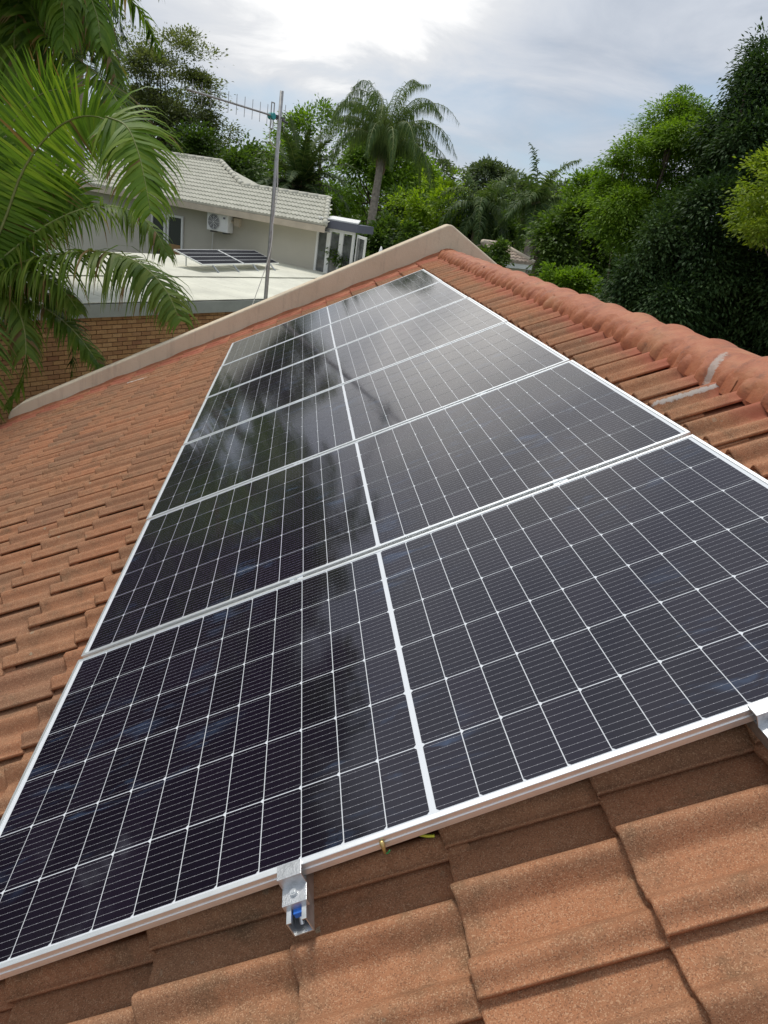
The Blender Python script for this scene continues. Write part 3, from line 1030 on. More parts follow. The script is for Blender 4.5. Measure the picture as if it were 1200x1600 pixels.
# ridge of the lower wing from the picture: point on the slope plane
def slope_pt(x, y):
    n_ = unit(np.cross(he, hn + np.array([0, 0, HS]))); return atP(x, y, hpt(0, 0, ZE), n_)
def ab(p): d_ = p - hpt(0, 0, 0); return float(np.dot(d_, he)), float(np.dot(d_, hn))
rA = ab(slope_pt(511, 313)); rB = ab(slope_pt(382, 288)); rC = ab(slope_pt(346, 254)); rD = ab(slope_pt(316, 252.5)); rE = ab(slope_pt(262, 262))
print('house', LH, rA, rB, rC, rD, rE)
bl_low = (rA[1] + rB[1]) / 2
bl_hi = max(rC[1], rD[1])
endA = LH + .02
rA0 = rA[0]
def sz(b): return ZE + b * HS
# roof surface as rows of tiles with real steps, each course a part
rbase = MB()
poly = [hpt(LW, 0, ZE - .05), hpt(endA, 0, ZE - .05), hpt(rA0, bl_low, sz(bl_low) - .05), hpt(rB[0], bl_low, sz(bl_low) - .05), hpt(rC[0], bl_hi, sz(bl_hi) - .05), hpt(LW, bl_hi, sz(bl_hi) - .05)]
rbase.prism(poly, (0, 0, -.03))
# back slopes
rbase.prism([hpt(rA0, bl_low, sz(bl_low) - .06), hpt(2 * rA0 - endA, 2 * bl_low, ZE - .06), hpt(rB[0], 2 * bl_low, ZE - .06), hpt(rB[0], bl_low, sz(bl_low) - .06)], (0, 0, -.03))
rbase.prism([hpt(rC[0], bl_hi, sz(bl_hi) - .06), hpt(rC[0] + 2.5, 2 * bl_hi, ZE - .06), hpt(LW, 2 * bl_hi, ZE - .06), hpt(LW, bl_hi, sz(bl_hi) - .06)], (0, 0, -.03))
rbase.add([hpt(rB[0], bl_low, sz(bl_low) - .06), hpt(rC[0] + 2.5, 2 * bl_hi, ZE - .06), hpt(rC[0], bl_hi, sz(bl_hi) - .06)], [(0, 1, 2)])
groof = rbase.build('roof', M_PTILE, gh)
G2 = .33
nb_ = int(bl_hi / G2) + 1
for ci in range(nb_):
    b0 = ci * G2
    if b0 > bl_hi - .05: break
    b1 = min(b0 + G2 + .03, bl_hi)
    def right_end(b):
        if b <= bl_low: return endA + (rA0 - endA) * b / bl_low
        t = (b - bl_low) / (bl_hi - bl_low); return rB[0] + (rC[0] - rB[0]) * t
    aR = right_end((b0 + b1) / 2 if b0 > bl_low - .1 else b0)
    m = MB()
    As = np.arange(LW, aR, .0375)
    vs_ = []
    for a in As:
        ph = ((a + ci * .0) % .15) / .15
        zz = .035 * (.5 - .5 * math.cos(2 * math.pi * ph))
        vs_ += [hpt(a, b0 - .01, sz(b0) - .02 + .0), hpt(a, b0 - .012, sz(b0) + .035 + zz), hpt(a, b1, sz(b1) + .0 + zz)]
    fs = [(i * 3 + j, (i + 1) * 3 + j, (i + 1) * 3 + j + 1, i * 3 + j + 1) for i in range(len(As) - 1) for j in range(2)]
    m.add(vs_, fs)
    m.build('tile_course', M_PTILE, groof, smooth=False)
# ridge and verge caps
def caps(p, q_, r=.11, step=.42):
    L = np.linalg.norm(np.asarray(q_) - p); d_ = unit(np.asarray(q_) - p); n_ = int(L / step) + 1
    for i in range(n_):
        s0, s1 = i * step, min((i + 1) * step + .03, L)
        if s1 <= s0: break
        MB().tube([np.asarray(p) + d_ * s0, np.asarray(p) + d_ * s1], [r * 1.06, r * .94], 8).build('ridge_cap', M_PTILE, groof, smooth=True)
caps(hpt(rA0, bl_low, sz(bl_low)), hpt(rB[0], bl_low, sz(bl_low)))
caps(hpt(rB[0], bl_low, sz(bl_low) + .02), hpt(rC[0], bl_hi, sz(bl_hi) + .02))
caps(hpt(rC[0], bl_hi, sz(bl_hi) + .02), hpt(LW, bl_hi, sz(bl_hi) + .02))
caps(hpt(endA - .02, -.02, ZE + .02), hpt(rA0 - .02, bl_low, sz(bl_low) + .02), .09, .33)
m = MB(); m.box(hpt((LW + endA) / 2, -.03, ZE - .13), endA - LW, .05, .20, [he, hn, zv]); m.build('fascia', M_COPE, gh)
m = MB(); m.box(hpt((LW + endA) / 2, WB / 2, ZE - .20), endA - LW - .02, WB, .03, [he, hn, zv]); m.build('soffit', M_GREYW, gh)
wp = hpt(0, WB, 0)
aW1 = ab(atP(497, 370, wp, hn))[0]                                     # right end of the wall
m = MB()
def wbox(a0, a1, z0, z1, d0, d1): m.box(hpt((a0 + a1) / 2, WB + (d0 + d1) / 2, (z0 + z1) / 2), a1 - a0, d1 - d0, z1 - z0, [he, hn, zv])
wbox(LW + .2, aW1, -2.5, ZE - .2, 0, .3)
wbox(LW + .2, min(aW1, 2 * rA0 - endA - .4), -2.5, ZE - .2, .3, bl_low * 2 - 2 * WB)
gw_ = m.build('wall', M_GREYW, gh)
# gable infill
m = MB(); m.prism([hpt(aW1 - .25, WB, ZE - .2), hpt(aW1 - .25 + 2 * (rA0 - endA), 2 * bl_low - WB, ZE - .2), hpt(rA0 - .35, bl_low, sz(bl_low) - .2)], he * .19); m.build('wall', M_GREYW, gh)


def window_on(parent, p0, n, x0, y0, x1, y1, name, mat_p, fw=.06, proud=.04, bars=0):
    """frame and pane set on a wall plane between two picture corners"""
    a = atP(x0, y0, p0, n); b = atP(x1, y1, p0, n)
    ea = unit(np.cross(n, zv)) * -1
    if np.dot(b - a, ea) < 0: ea = -ea
    w_ = np.dot(b - a, ea); h_ = a[2] - b[2]
    A0 = a - n * proud
    f_ = MB()
    f_.box(A0 + ea * w_ / 2 - zv * fw / 2, w_, .06, fw, [ea, n, zv]); f_.box(A0 + ea * w_ / 2 - zv * (h_ - fw / 2), w_, .06, fw, [ea, n, zv])
    f_.box(A0 + ea * fw / 2 - zv * h_ / 2, fw, .06, h_ - 2 * fw, [ea, n, zv]); f_.box(A0 + ea * (w_ - fw / 2) - zv * h_ / 2, fw, .06, h_ - 2 * fw, [ea, n, zv])
    fo = f_.build(name, M_WHITE, parent)
    pn = MB(); pn.box(A0 + ea * w_ / 2 - zv * h_ / 2 + n * .01, w_ - 2 * fw, .012, h_ - 2 * fw, [ea, n, zv]); pn.build('pane', mat_p, fo)
    return fo, A0, ea, w_, h_


fo, A0, ea, w_, h_ = window_on(gh, wp, hn, 263, 334, 286, 412, 'door', M_GLASS, .08)
m = MB(); m.box(A0 + ea * w_ / 2 - zv * (h_ * .80) - hn * .012, w_ - .2, .012, h_ * .36, [ea, hn, zv]); m.build('curtain', M_TIMB, fo)
window_on(gh, wp, hn, 238, 327, 259, 412, 'window', M_GLASS, .08)
# air conditioner
a = atP(334, 331, wp, hn); b = atP(365.5, 356, wp, hn)
aw = float(np.dot(b - a, he)); ah = .60
ac = thing('air_conditioner', 'white air conditioner outdoor unit on the grey house wall', 'air conditioner', a + he * aw / 2 - zv * ah - hn * .2)
zc = a[2] - ah / 2
def apt(x, d, z): return a * [1, 1, 0] + he * x - hn * d + zv * z
m = MB(); m.box(apt(aw / 2, .20, zc), aw, .32, ah, [he, hn, zv]); bevel(m.build('casing', M_WHITE, ac), .02)
m = MB(); m.tube([apt(aw * .34, .355, zc), apt(aw * .34, .372, zc)], ah * .42, 20); grl = m.build('fan_grille', M_DARKM, ac)
for rr in (.12, .2, .28, .36, .42):
    m = MB(); m.tube([apt(aw * .34 + ah * rr * math.cos(t), .378, zc + ah * rr * math.sin(t)) for t in np.linspace(0, 2 * math.pi, 25)], .006, 4, False); m.build('ring', M_WHITE, grl)
for t in np.linspace(0, 2 * math.pi, 9)[:-1]:
    m = MB(); m.tube([apt(aw * .34, .38, zc), apt(aw * .34 + ah * .42 * math.cos(t), .38, zc + ah * .42 * math.sin(t))], .005, 4); m.build('spoke', M_WHITE, grl)
m = MB(); m.box(apt(aw * .82, .362, zc + ah * .28), aw * .10, .01, ah * .10, [he, hn, zv]); m.build('badge', M_DGREY, ac)
for x in (.2, .8):
    m = MB(); m.box(apt(aw * x, .18, zc - ah / 2 - .025), .05, .36, .045, [he, hn, zv]); m.build('bracket', M_DARKM, ac)
m = MB(); m.box(apt(aw + .22, .10, zc + .10), .22, .16, .26, [he, hn, zv]); m.tube([apt(aw, .15, zc + .1), apt(aw + .2, .12, zc + .02), apt(aw + .3, .05, zc - .05)], .04, 6); m.build('pipe_cover', M_COPE, ac)
m = MB(); m.tube([apt(aw * .05, .06, zc - ah / 2), apt(aw * .0, .04, -2.0)], .014, 6); m.build('drain_pipe', M_WHITE, ac)
# chimney top behind the roof
pch = atD(252, 258, 32)
ch = thing('chimney', 'grey chimney with red cowl behind the pale tile roof', 'chimney', pch - [0, 0, 1.4])
m = MB(); m.box(pch - [0, 0, .65], .7, .7, 1.3); m.build('stack', M_GREYW, ch)
m = MB(); m.prism([pch + [-.42, -.42, 0], pch + [.42, -.42, 0], pch + [0, -.42, .45]], (0, .84, 0)); m.build('cowl', M_RIDGE, ch)

# sunroom with glazed doors beside the grey house
sp0 = atP(497, 352, wp, hn)
sdir = unit(he + hn * -.10)
sn = np.array([-sdir[1], sdir[0], 0.])
sr = thing('sunroom', 'glazed sunroom with white frames and slate fascia beside the grey house', 'sunroom', (*(sp0 + sn * 1.5)[:2], -2.2))
sq0 = sp0 * [1, 1, 0]
ed = atP(572, 378, sp0, sn)
SL = float(np.dot(ed - sp0, sdir)) - .45
zt = sp0[2] - .02
def spt(a, b, z): return sq0 + sdir * a + sn * b + zv * z
ztr = atP(570, 375, sp0, sn)[2]
print('sunroom', SL, sp0, ztr)
m = MB(); m.prism([spt(-.05, -.12, zt), spt(SL + .12, -.12, zt), spt(SL + .12, .9, zt), spt(-.05, .9, zt)], (0, 0, .24)); m.build('fascia', M_DGREY, sr)
m = MB(); m.prism([spt(-.0, -.05, zt + .25), spt(SL + .1, -.05, zt + .25), spt(SL - .4, .85, zt + .33), spt(0, .85, zt + .33)], (0, 0, .04)); m.build('roof', M_WHITE, sr)
m = MB(); m.box(spt(SL / 2, .5, -1.0), SL - .1, .7, 2.2, [sdir, sn, zv]); m.build('room_interior', M_REFLG, sr)
np_ = 3
for k in range(np_):
    a0, a1 = SL * k / np_, SL * (k + 1) / np_
    m = MB()
    for (aa, ww) in ((a0 + .04, .08), (a1 - .04, .08)): m.box(spt(aa, 0, (zt - 2.2) / 2), ww, .07, zt + 2.2, [sdir, sn, zv])
    m.box(spt((a0 + a1) / 2, 0, zt - .05), a1 - a0 - .16, .07, .09, [sdir, sn, zv]); m.box(spt((a0 + a1) / 2, 0, -2.1), a1 - a0 - .16, .07, .12, [sdir, sn, zv])
    fo = m.build('glazed_door', M_WHITE, sr)
    m = MB(); m.box(spt((a0 + a1) / 2, .015, (zt - 2.2) / 2 - .02), a1 - a0 - .16, .014, zt + 2.2 - .25, [sdir, sn, zv]); m.build('pane', M_REFLG, fo)
od = unit(sdir * .75 - sn * .66)
h0 = spt(SL + .12, -.02, 0)
m = MB()
on = np.array([-od[1], od[0], 0])
for aa in (.04, .96): m.box(h0 + od * aa + zv * (zt - 2.25) / 2, .08, .05, zt + 2.15, [od, on, zv])
m.box(h0 + od * .5 + zv * (zt - .1), .84, .05, .08, [od, on, zv])
fo = m.build('open_door', M_WHITE, sr)
m = MB(); m.box(h0 + od * .5 + zv * (zt - 2.3) / 2, .84, .012, zt + 2.0, [od, on, zv]); m.build('pane', M_REFLG, fo)
# low boundary wall in front of the sunroom
lw0, lw1 = atD(478, 420, 22.5), atD(520, 428, 22.5)
lw = MB(); lw.box((lw0 + lw1) / 2 - [0, 0, .95], 2.2, .22, 1.7); lwo = lw.build('garden_wall', M_GREYW); bevel(lwo, .03)
tag(lwo, 'low pale garden wall in front of the sunroom', 'wall')
pu = atD(595, 392, 24)
um = thing('folded_parasol', 'small folded white parasol beyond the parapet by the open door', 'parasol', pu - [0, 0, 1.9])
MB().tube([pu - [0, 0, 1.9], pu], .03, 6).build('pole', M_POLE, um)
MB().tube([pu + [0, 0, -.9], pu + [0, 0, -.7], pu + [0, 0, -.2], pu + [0, 0, .15]], [.16, .20, .12, .02], 8).build('canopy', M_WHITE, um, smooth=True)

# ------------------------------------------------------------------ far small house on the right
SD = 30.0
s0, s1 = atD(776, 405, SD + .5), atD(820, 396, SD - .5)
zE2 = (s0[2] + s1[2]) / 2
c0 = atD(786, 409, 28.0); zE2 = c0[2]; c1 = c0 + np.array([1.25, .95, 0])
se = unit((c1 - c0) * [1, 1, 0]); sn2 = np.array([-se[1], se[0], 0.])
fh = thing('cream_house', 'small cream house with brown tiled roof and white gutter beyond the ridge', 'house', (*(c0 + sn2 * 3)[:2], -4))
LL = .3
def fpt(a, b, z): return c0 * [1, 1, 0] + se * a + sn2 * b + zv * z
Lr = 1.7
m = MB(); m.box(fpt((Lr - LL) / 2, 1.0, (zE2 - 4.2) / 2 - .1), Lr + LL, 2.0, zE2 + 4.0, [se, sn2, zv]); m.build('wall', M_CREAMW, fh)
m = MB(); m.box(fpt(Lr + 1.0, 1.0 + .5, (zE2 - 4.2) / 2 - .5), 1.0, 1.6, zE2 + 3.4, [se, sn2, zv]); m.build('wall', M_CREAMW, fh)
m = MB(); m.box(fpt((Lr - LL) / 2, -.12, zE2 - .08), Lr + LL + .3, .12, .22, [se, sn2, zv]); m.build('gutter', M_WHITE, fh)
m = MB(); hz = .5
m.prism([fpt(-LL - .2, -.2, zE2), fpt(Lr + .2, -.2, zE2), fpt(Lr - .7, 1.0, zE2 + hz), fpt(-LL, 1.0, zE2 + hz)], (0, 0, .05))
m.prism([fpt(-LL - .2, 2.2, zE2), fpt(-LL, 1.0, zE2 + hz), fpt(Lr - .7, 1.0, zE2 + hz), fpt(Lr + .2, 2.2, zE2)], (0, 0, .05))
m.add([fpt(Lr + .2, -.2, zE2 + .05), fpt(Lr + .2, 2.2, zE2 + .05), fpt(Lr - .7, 1.0, zE2 + hz + .05)], [(0, 1, 2)])
fr_ = m.build('roof', M_BTILE, fh)
for i in range(5):
    t = i / 5; t2 = (i + 1) / 5
    mm = MB(); vs_ = []
    As = np.arange(-LL, Lr + .2 - 0.9 * t, .07)
    for a_ in As:
        zz = .04 * (.5 - .5 * math.cos(2 * math.pi * (a_ % .28) / .28))
        vs_ += [fpt(a_, -.2 + 1.2 * t, zE2 + hz * t + .06), fpt(a_, -.2 + 1.2 * t, zE2 + hz * t + .11 + zz), fpt(a_, -.2 + 1.2 * t2, zE2 + hz * t2 + .07 + zz)]
    mm.add(vs_, [(j * 3 + k, (j + 1) * 3 + k, (j + 1) * 3 + k + 1, j * 3 + k + 1) for j in range(len(As) - 1) for k in range(2)])
    mm.build('tile_course', M_BTILE, fr_)
MB().tube([fpt(-LL, 1.0, zE2 + hz + .1), fpt(Lr - .7, 1.0, zE2 + hz + .1)], .12, 8).build('ridge_cap', M_COPE, fr_, smooth=True)
MB().tube([fpt(Lr - .7, 1.0, zE2 + hz + .1), fpt(Lr + .2, -.2, zE2 + .1)], .11, 8).build('ridge_cap', M_COPE, fr_, smooth=True)
# palisade fence in front
pf0, pf1 = atD(785, 432, 26), atD(846, 455, 24.5)
pft = thing('palisade_fence', 'dark palisade fence in front of the small cream house', 'fence', ((pf0 + pf1) / 2) * [1, 1, 0] + [0, 0, -4])
pd = (pf1 - pf0) * [1, 1, 0]; pn = unit(pd); pL = np.linalg.norm(pd)
zp = pf0[2] + .1
for s_ in np.arange(0, pL + 1.0, .16):
    c = pf0 + pn * s_
    m = MB(); m.box((c[0], c[1], (zp - 4) / 2), .05, .02, zp + 4, [pn, np.cross(zv, pn), zv]); m.build('pale', M_DARKM, pft)
for zz in (zp - .25, -3.6):
    m = MB(); c = pf0 + pn * (pL + 1) / 2; m.box((c[0], c[1], zz), pL + 1, .05, .05, [pn, np.cross(zv, pn), zv]); m.build('rail', M_DARKM, pft)


# ------------------------------------------------------------------ vegetation
def leaf_mesh(P, D, Nn, L, W, tint, name, mat):
    """P base points, D directions, Nn normals, L lengths, W widths: folded diamond leaves"""
    n_ = len(P)
    Sd = np.cross(D, Nn); Sd /= np.linalg.norm(Sd, axis=1)[:, None] + 1e-9
    Up = np.cross(Sd, D)
    mid = P + D * (L * .45)[:, None]
    v = np.empty((n_, 4, 3))
    v[:, 0] = P
    v[:, 1] = mid + Sd * (W / 2)[:, None] + Up * (W * .12)[:, None]
    v[:, 2] = P + D * L[:, None] - Up * (L * .08)[:, None]
    v[:, 3] = mid - Sd * (W / 2)[:, None] + Up * (W * .12)[:, None]
    idx = np.arange(n_)[:, None] * 4
    tri = np.concatenate([idx + [0, 1, 2], idx + [0, 2, 3]], 1).reshape(-1, 3)
    return fast_mesh(name, v.reshape(-1, 3), tri, np.repeat(tint, 4), mat)


def fast_mesh(name, v, tri, tint, mat):
    me = bpy.data.meshes.new(name)
    me.vertices.add(len(v)); me.vertices.foreach_set('co', np.ascontiguousarray(v, dtype=np.float32).ravel())
    k = tri.shape[1]
    me.loops.add(len(tri) * k); me.loops.foreach_set('vertex_index', tri.astype(np.int32).ravel())
    me.polygons.add(len(tri)); me.polygons.foreach_set('loop_start', np.arange(0, len(tri) * k, k, dtype=np.int32))
    at = me.attributes.new('tint', 'FLOAT', 'POINT'); at.data.foreach_set('value', np.clip(tint, 0, 1).astype(np.float32))
    me.materials.append(mat)
    me.update(calc_edges=True); me.validate()
    return me


def lump(d, seed, amp):
    r = np.random.default_rng(seed)
    s_ = np.zeros(len(d))
    for k in range(7):
        a = r.normal(size=3) * (1.6 + k * .55); s_ += np.sin(d @ a + r.uniform(0, 6.3)) / (1 + k * .35)
    return 1 + amp * s_ / 2.2


def tree(name, label, centre, radii, mat, seed, n_cl=220, per=110, leaf=.22, cr=.6, flat=.55, lumps=.28, trunk=.2, base=None, inner=.35, limbs=14, cat='tree', group=None, droop=.2, aspect=.5, bark=None, lobes=16, lobe_r=.42, lobe_px=None):
    """trunk with limbs, crown of leaf clumps through an uneven volume"""
    r = np.random.default_rng(seed)
    centre = np.asarray(centre, float); radii = np.asarray(radii, float)
    gz = ground_z(centre[0], centre[1]) if base is None else base[2]
    bx, by = (centre[0] + r.normal() * .3, centre[1] + r.normal() * .3) if base is None else base[:2]
    t = thing(name, label, cat, (bx, by, gz), group)
    d = r.normal(size=(n_cl, 3)); d /= np.linalg.norm(d, axis=1)[:, None]
    rad = np.where(r.random(n_cl) < inner, r.uniform(.25, .8, n_cl), r.uniform(.8, 1.0, n_cl))
    cpos = centre + d * radii * (rad * lump(d, seed + 1, lumps))[:, None]
    nm = max(9, int(lobes)); dm = r.normal(size=(nm, 3)); dm /= np.linalg.norm(dm, axis=1)[:, None]
    cm = centre + dm * radii * (r.uniform(.55, .82, nm) * lump(dm, seed + 2, lumps))[:, None]
    mr = radii.min() * lobe_r * r.uniform(.7, 1.25, nm)
    if lobe_px is not None:
        dpt = float(RM[2] @ (centre - CAM))
        cm = np.array([atD(x_, y_, dpt + r.uniform(-.8, .8) * px_r(dpt, r_)) for x_, y_, r_ in lobe_px]); nm = len(cm)
        dm = cm - centre; dm /= np.linalg.norm(dm, axis=1)[:, None] + 1e-9
        mr = np.array([px_r(dpt, r_) for _, _, r_ in lobe_px])
    mi = r.integers(0, nm, n_cl) if lobe_px is None else r.choice(nm, n_cl, p=mr ** 2 / (mr ** 2).sum())
    dl = d * .8 + dm[mi] * (.75 if lobe_px is None else .3) + np.array([0, 0, .25]); dl /= np.linalg.norm(dl, axis=1)[:, None]
    use = r.random(n_cl) < (.8 if lobe_px is None else 1.1)
    cpos = np.where(use[:, None], cm[mi] + dl * (mr[mi] * r.uniform(.6, 1.0, n_cl))[:, None], cpos)
    d = np.where(use[:, None], dl, d)
    keep = cpos[:, 2] > gz + .2
    cpos, d = cpos[keep], d[keep]
    n_cl = len(cpos)
    csz = cr * r.uniform(.6, 1.35, n_cl)
    ci = np.repeat(np.arange(n_cl), per)
    off = r.normal(size=(len(ci), 3)) * .5
    off[:, 2] *= flat
    off[:, 2] -= droop * (off[:, 0] ** 2 + off[:, 1] ** 2)
    P = cpos[ci] + off * csz[ci][:, None]
    out_d = d[ci] + off * 1.3 + r.normal(size=P.shape) * .5
    out_d[:, 2] -= droop * 1.2
    D = out_d / (np.linalg.norm(out_d, axis=1)[:, None] + 1e-9)
    Nn = r.normal(size=P.shape) * .55 + d[ci] * .5 + np.array([0, 0, .9])
    L = leaf * r.uniform(.6, 1.3, len(P)); W = L * aspect * r.uniform(.8, 1.2, len(P))
    ctint = r.normal(.5, .15, n_cl) + np.where(use[keep], r.normal(0, .14, nm)[mi[keep]], 0)
    tint = np.minimum(ctint[ci] + r.normal(0, .17, len(P)), .9)
    link('crown', leaf_mesh(P, D, Nn, L, W, tint, 'crown', mat), t)
    tb = MB()
    b0 = np.array([bx, by, gz - .1]); top_ = centre + np.array([0, 0, radii[2] * .25])
    mids = [b0, b0 + (top_ - b0) * .35 + r.normal(size=3) * [.15, .15, 0], b0 + (top_ - b0) * .7 + r.normal(size=3) * [.2, .2, 0], top_]
    tb.tube(curve(mids, 10), list(np.linspace(trunk, trunk * .35, 10)), 8)
    tr_ = tb.build('trunk', bark or M_BARK, t, smooth=True)
    lb = MB()
    for k in r.choice(n_cl, min(limbs, n_cl), False):
        f_ = r.uniform(.35, .85)
        s_ = b0 + (top_ - b0) * f_
        e = cpos[k]
        md_ = (s_ + e) / 2 + np.array([0, 0, -.12 * np.linalg.norm(e - s_)])
        lb.tube(curve([s_, md_, e], 6), list(np.linspace(trunk * .42, trunk * .06, 6)), 5, False)
    lb.build('limbs', bark or M_BARK, t, smooth=True)
    return t


def frond_arrays(ctrl, n, Lmax, width, normal=None, ang=42, droop=.5, r=None, plume=.15, tip=.35, base_bare=.06, seg=4, ragged=.12, tint=.5, twist=0.0):
    """leaflet strips along a rachis given by control points; returns verts, quads, tint, rachis pts"""
    C_ = curve(ctrl, 60)
    C_ = np.array(C_)
    V, Q, T = [], [], []
    nv = 0
    for side in (-1, 1):
        for k in range(n):
            s_ = base_bare + (1 - base_bare) * (k + r.uniform(-.25, .25)) / n
            s_ = min(max(s_, base_bare), .995)
            f_ = s_ * 59; i = min(int(f_), 58)
            p = C_[i] + (C_[i + 1] - C_[i]) * (f_ - i)
            tg = unit(C_[min(i + 2, 59)] - C_[max(i - 1, 0)])
            up = np.array([0, 0, 1.]) if normal is None else np.asarray(normal, float)
            if normal is None and abs(tg[2]) > .85: up = unit(np.array([0, 0, .4]) + unit(C_[0] - C_[-1]) * .8)
            sd_ = unit(np.cross(tg, up)) * side
            nup = unit(np.cross(sd_, tg)) * side
            a_ = R_(ang * (1 - .45 * s_) + r.normal() * 6)
            a_ = R_(ang) * (1.0) if False else a_
            d_ = sd_ * math.cos(R_(90) - R_(ang + 22 * (1 - s_)) ) + tg * math.cos(R_(ang + 22 * (1 - s_)))
            d_ = unit(d_ + nup * (plume * r.normal() + twist) + r.normal(size=3) * .05)
            prof_ = (math.sin(math.pi * (min(1, .16 + .84 * s_)) ** .75) ** .6) * (1 - tip) + tip * (1 - s_ * .55)
            L = Lmax * max(.18, prof_) * r.uniform(1 - ragged, 1 + ragged * .5)
            if r.random() < .03: L *= .55
            pts_ = [p]; cur = d_.copy()
            for q_ in range(seg):
                cur = unit(cur + np.array([0, 0, -1.]) * droop * (q_ + .6) / seg * r.uniform(.75, 1.25))
                pts_.append(pts_[-1] + cur * L / seg)
            w_ = width * r.uniform(.8, 1.15)
            tt = tint + r.normal() * .16
            rr_ = r.random(); dead_ = 2 if rr_ < .018 else (1 if rr_ < .16 else 0)
            for q_, pp in enumerate(pts_):
                fr__ = q_ / seg
                wd = w_ * (.55 + .45 * math.sin(math.pi * min(1, fr__ * 1.3 + .2))) * (1 - fr__ ** 3 * .92)
                dirn = unit(pts_[min(q_ + 1, seg)] - pts_[max(q_ - 1, 0)])
                wv = np.cross(dirn, nup); wv = unit(wv) if np.linalg.norm(wv) > .05 else unit(np.cross(dirn, tg))
                V += [pp - wv * wd / 2, pp + wv * wd / 2]; T += [1.0 if (dead_ == 2 or (dead_ == 1 and fr__ > .7)) else min(.86, tt + .10 * fr__)] * 2
            for q_ in range(seg):
                Q.append((nv + q_ * 2, nv + q_ * 2 + 1, nv + q_ * 2 + 3, nv + q_ * 2 + 2))
            nv += 2 * (seg + 1)
    return np.array(V), np.array(Q), np.array(T), C_


def add_frond(parent, mat, ctrl, n, Lmax, width, rach=.014, **kw):
    V, Q, T, C_ = frond_arrays(ctrl, n, Lmax, width, **kw)
    o = link('frond', fast_mesh('frond', V, Q, T, mat), parent)
    MB().tube(C_[::3], list(np.linspace(rach, rach * .22, len(C_[::3]))), 6).build('rachis', M_RACH, o, smooth=True)
    return o


def palm(name, label, crown, base, mat, seed, n_fronds=26, flen=2.8, leaf=.6, width=.035, n=38, trunk=.18, trunk_top=.13, lo=-50, hi=75, droop=.6, arch=.55, group=None, boots=True, cat='palm tree', ang=50, plume=.35, seg=3, az0=None):
    r = np.random.default_rng(seed)
    crown = np.asarray(crown, float); base = np.asarray(base, float)
    t = thing(name, label, cat, base, group)
    m_ = (crown + base) / 2 + r.normal(size=3) * [.08, .08, 0]
    C_ = curve([base - [0, 0, .1], m_, crown], 26)
    rads = [trunk + (trunk_top - trunk) * k / 25 + .006 * (k % 2) for k in range(26)]
    MB().tube(C_, rads, 12).build('trunk', M_PALMT, t, smooth=True)
    if boots:
        b = MB()
        for k in range(26):
            az = k * 2.4; zz = -.75 + .78 * k / 26
            p = crown + np.array([math.cos(az), math.sin(az), 0]) * trunk_top * 1.0 + [0, 0, zz]
            b.tube([p, p + np.array([math.cos(az) * .07, math.sin(az) * .07, .24])], [.05, .02], 5)
        b.build('leaf_bases', M_BOOT, t, smooth=True)
    for k in range(n_fronds):
        az = k * 2.39996 + r.normal() * .15
        el = R_(hi - (hi - lo) * ((k + .5) / n_fronds) ** .9 + r.normal() * 5)
        L = flen * r.uniform(.85, 1.1)
        d_ = np.array([math.cos(az) * math.cos(el), math.sin(az) * math.cos(el), math.sin(el)])
        ctrl = [crown + d_ * .05]
        cur = d_.copy(); p = crown.copy()
        for q_ in range(5):
            cur = unit(cur + np.array([0, 0, -arch * (.35 + .28 * q_)]) * (.4 + .6 * math.cos(el * .8)))
            p = p + cur * L / 5; ctrl.append(p.copy())
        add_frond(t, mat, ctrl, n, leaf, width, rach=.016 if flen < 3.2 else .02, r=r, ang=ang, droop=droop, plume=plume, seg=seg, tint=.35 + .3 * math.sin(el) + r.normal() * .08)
    return t


# --- near palm on the left, fronds laid out one by one
rp = np.random.default_rng(11)
DA = 9.75
crA = atD(-40, 440, DA)
pA_ = thing('feather_palm', 'large feather palm with long green fronds hanging before the brick garage', 'palm tree', (crA[0], crA[1], -4.0))
MB().tube(curve([[crA[0] - .1, crA[1], -4.05], [crA[0], crA[1], -2.4], crA], 20), [.17 - .002 * k + .008 * (k % 2) for k in range(20)], 12).build('trunk', M_PALMT, pA_, smooth=True)
tocam = unit(CAM - crA)
def pxs(lst, d0=DA, d1=DA): return [atD(x, y, d0 + (d1 - d0) * i / (len(lst) - 1)) for i, (x, y) in enumerate(lst)]
KW = dict(r=rp)
# big bright arching frond, its face turned to the camera
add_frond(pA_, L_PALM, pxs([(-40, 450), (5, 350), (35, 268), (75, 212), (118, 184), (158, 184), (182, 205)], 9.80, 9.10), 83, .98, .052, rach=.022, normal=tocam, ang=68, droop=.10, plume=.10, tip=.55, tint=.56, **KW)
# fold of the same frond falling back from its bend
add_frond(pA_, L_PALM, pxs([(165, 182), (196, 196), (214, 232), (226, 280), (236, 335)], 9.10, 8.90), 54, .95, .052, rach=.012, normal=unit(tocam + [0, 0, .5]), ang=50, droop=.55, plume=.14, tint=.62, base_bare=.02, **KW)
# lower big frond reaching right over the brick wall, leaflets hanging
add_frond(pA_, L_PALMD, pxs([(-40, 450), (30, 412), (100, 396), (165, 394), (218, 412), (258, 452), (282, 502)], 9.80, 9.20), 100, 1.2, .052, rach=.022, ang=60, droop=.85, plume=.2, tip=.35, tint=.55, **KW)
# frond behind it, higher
add_frond(pA_, L_PALMD, pxs([(-40, 445), (20, 390), (85, 345), (150, 322), (205, 330), (243, 362), (262, 400)], 9.80, 10.10), 81, .92, .052, rach=.02, ang=58, droop=.75, plume=.2, tip=.4, tint=.5, **KW)
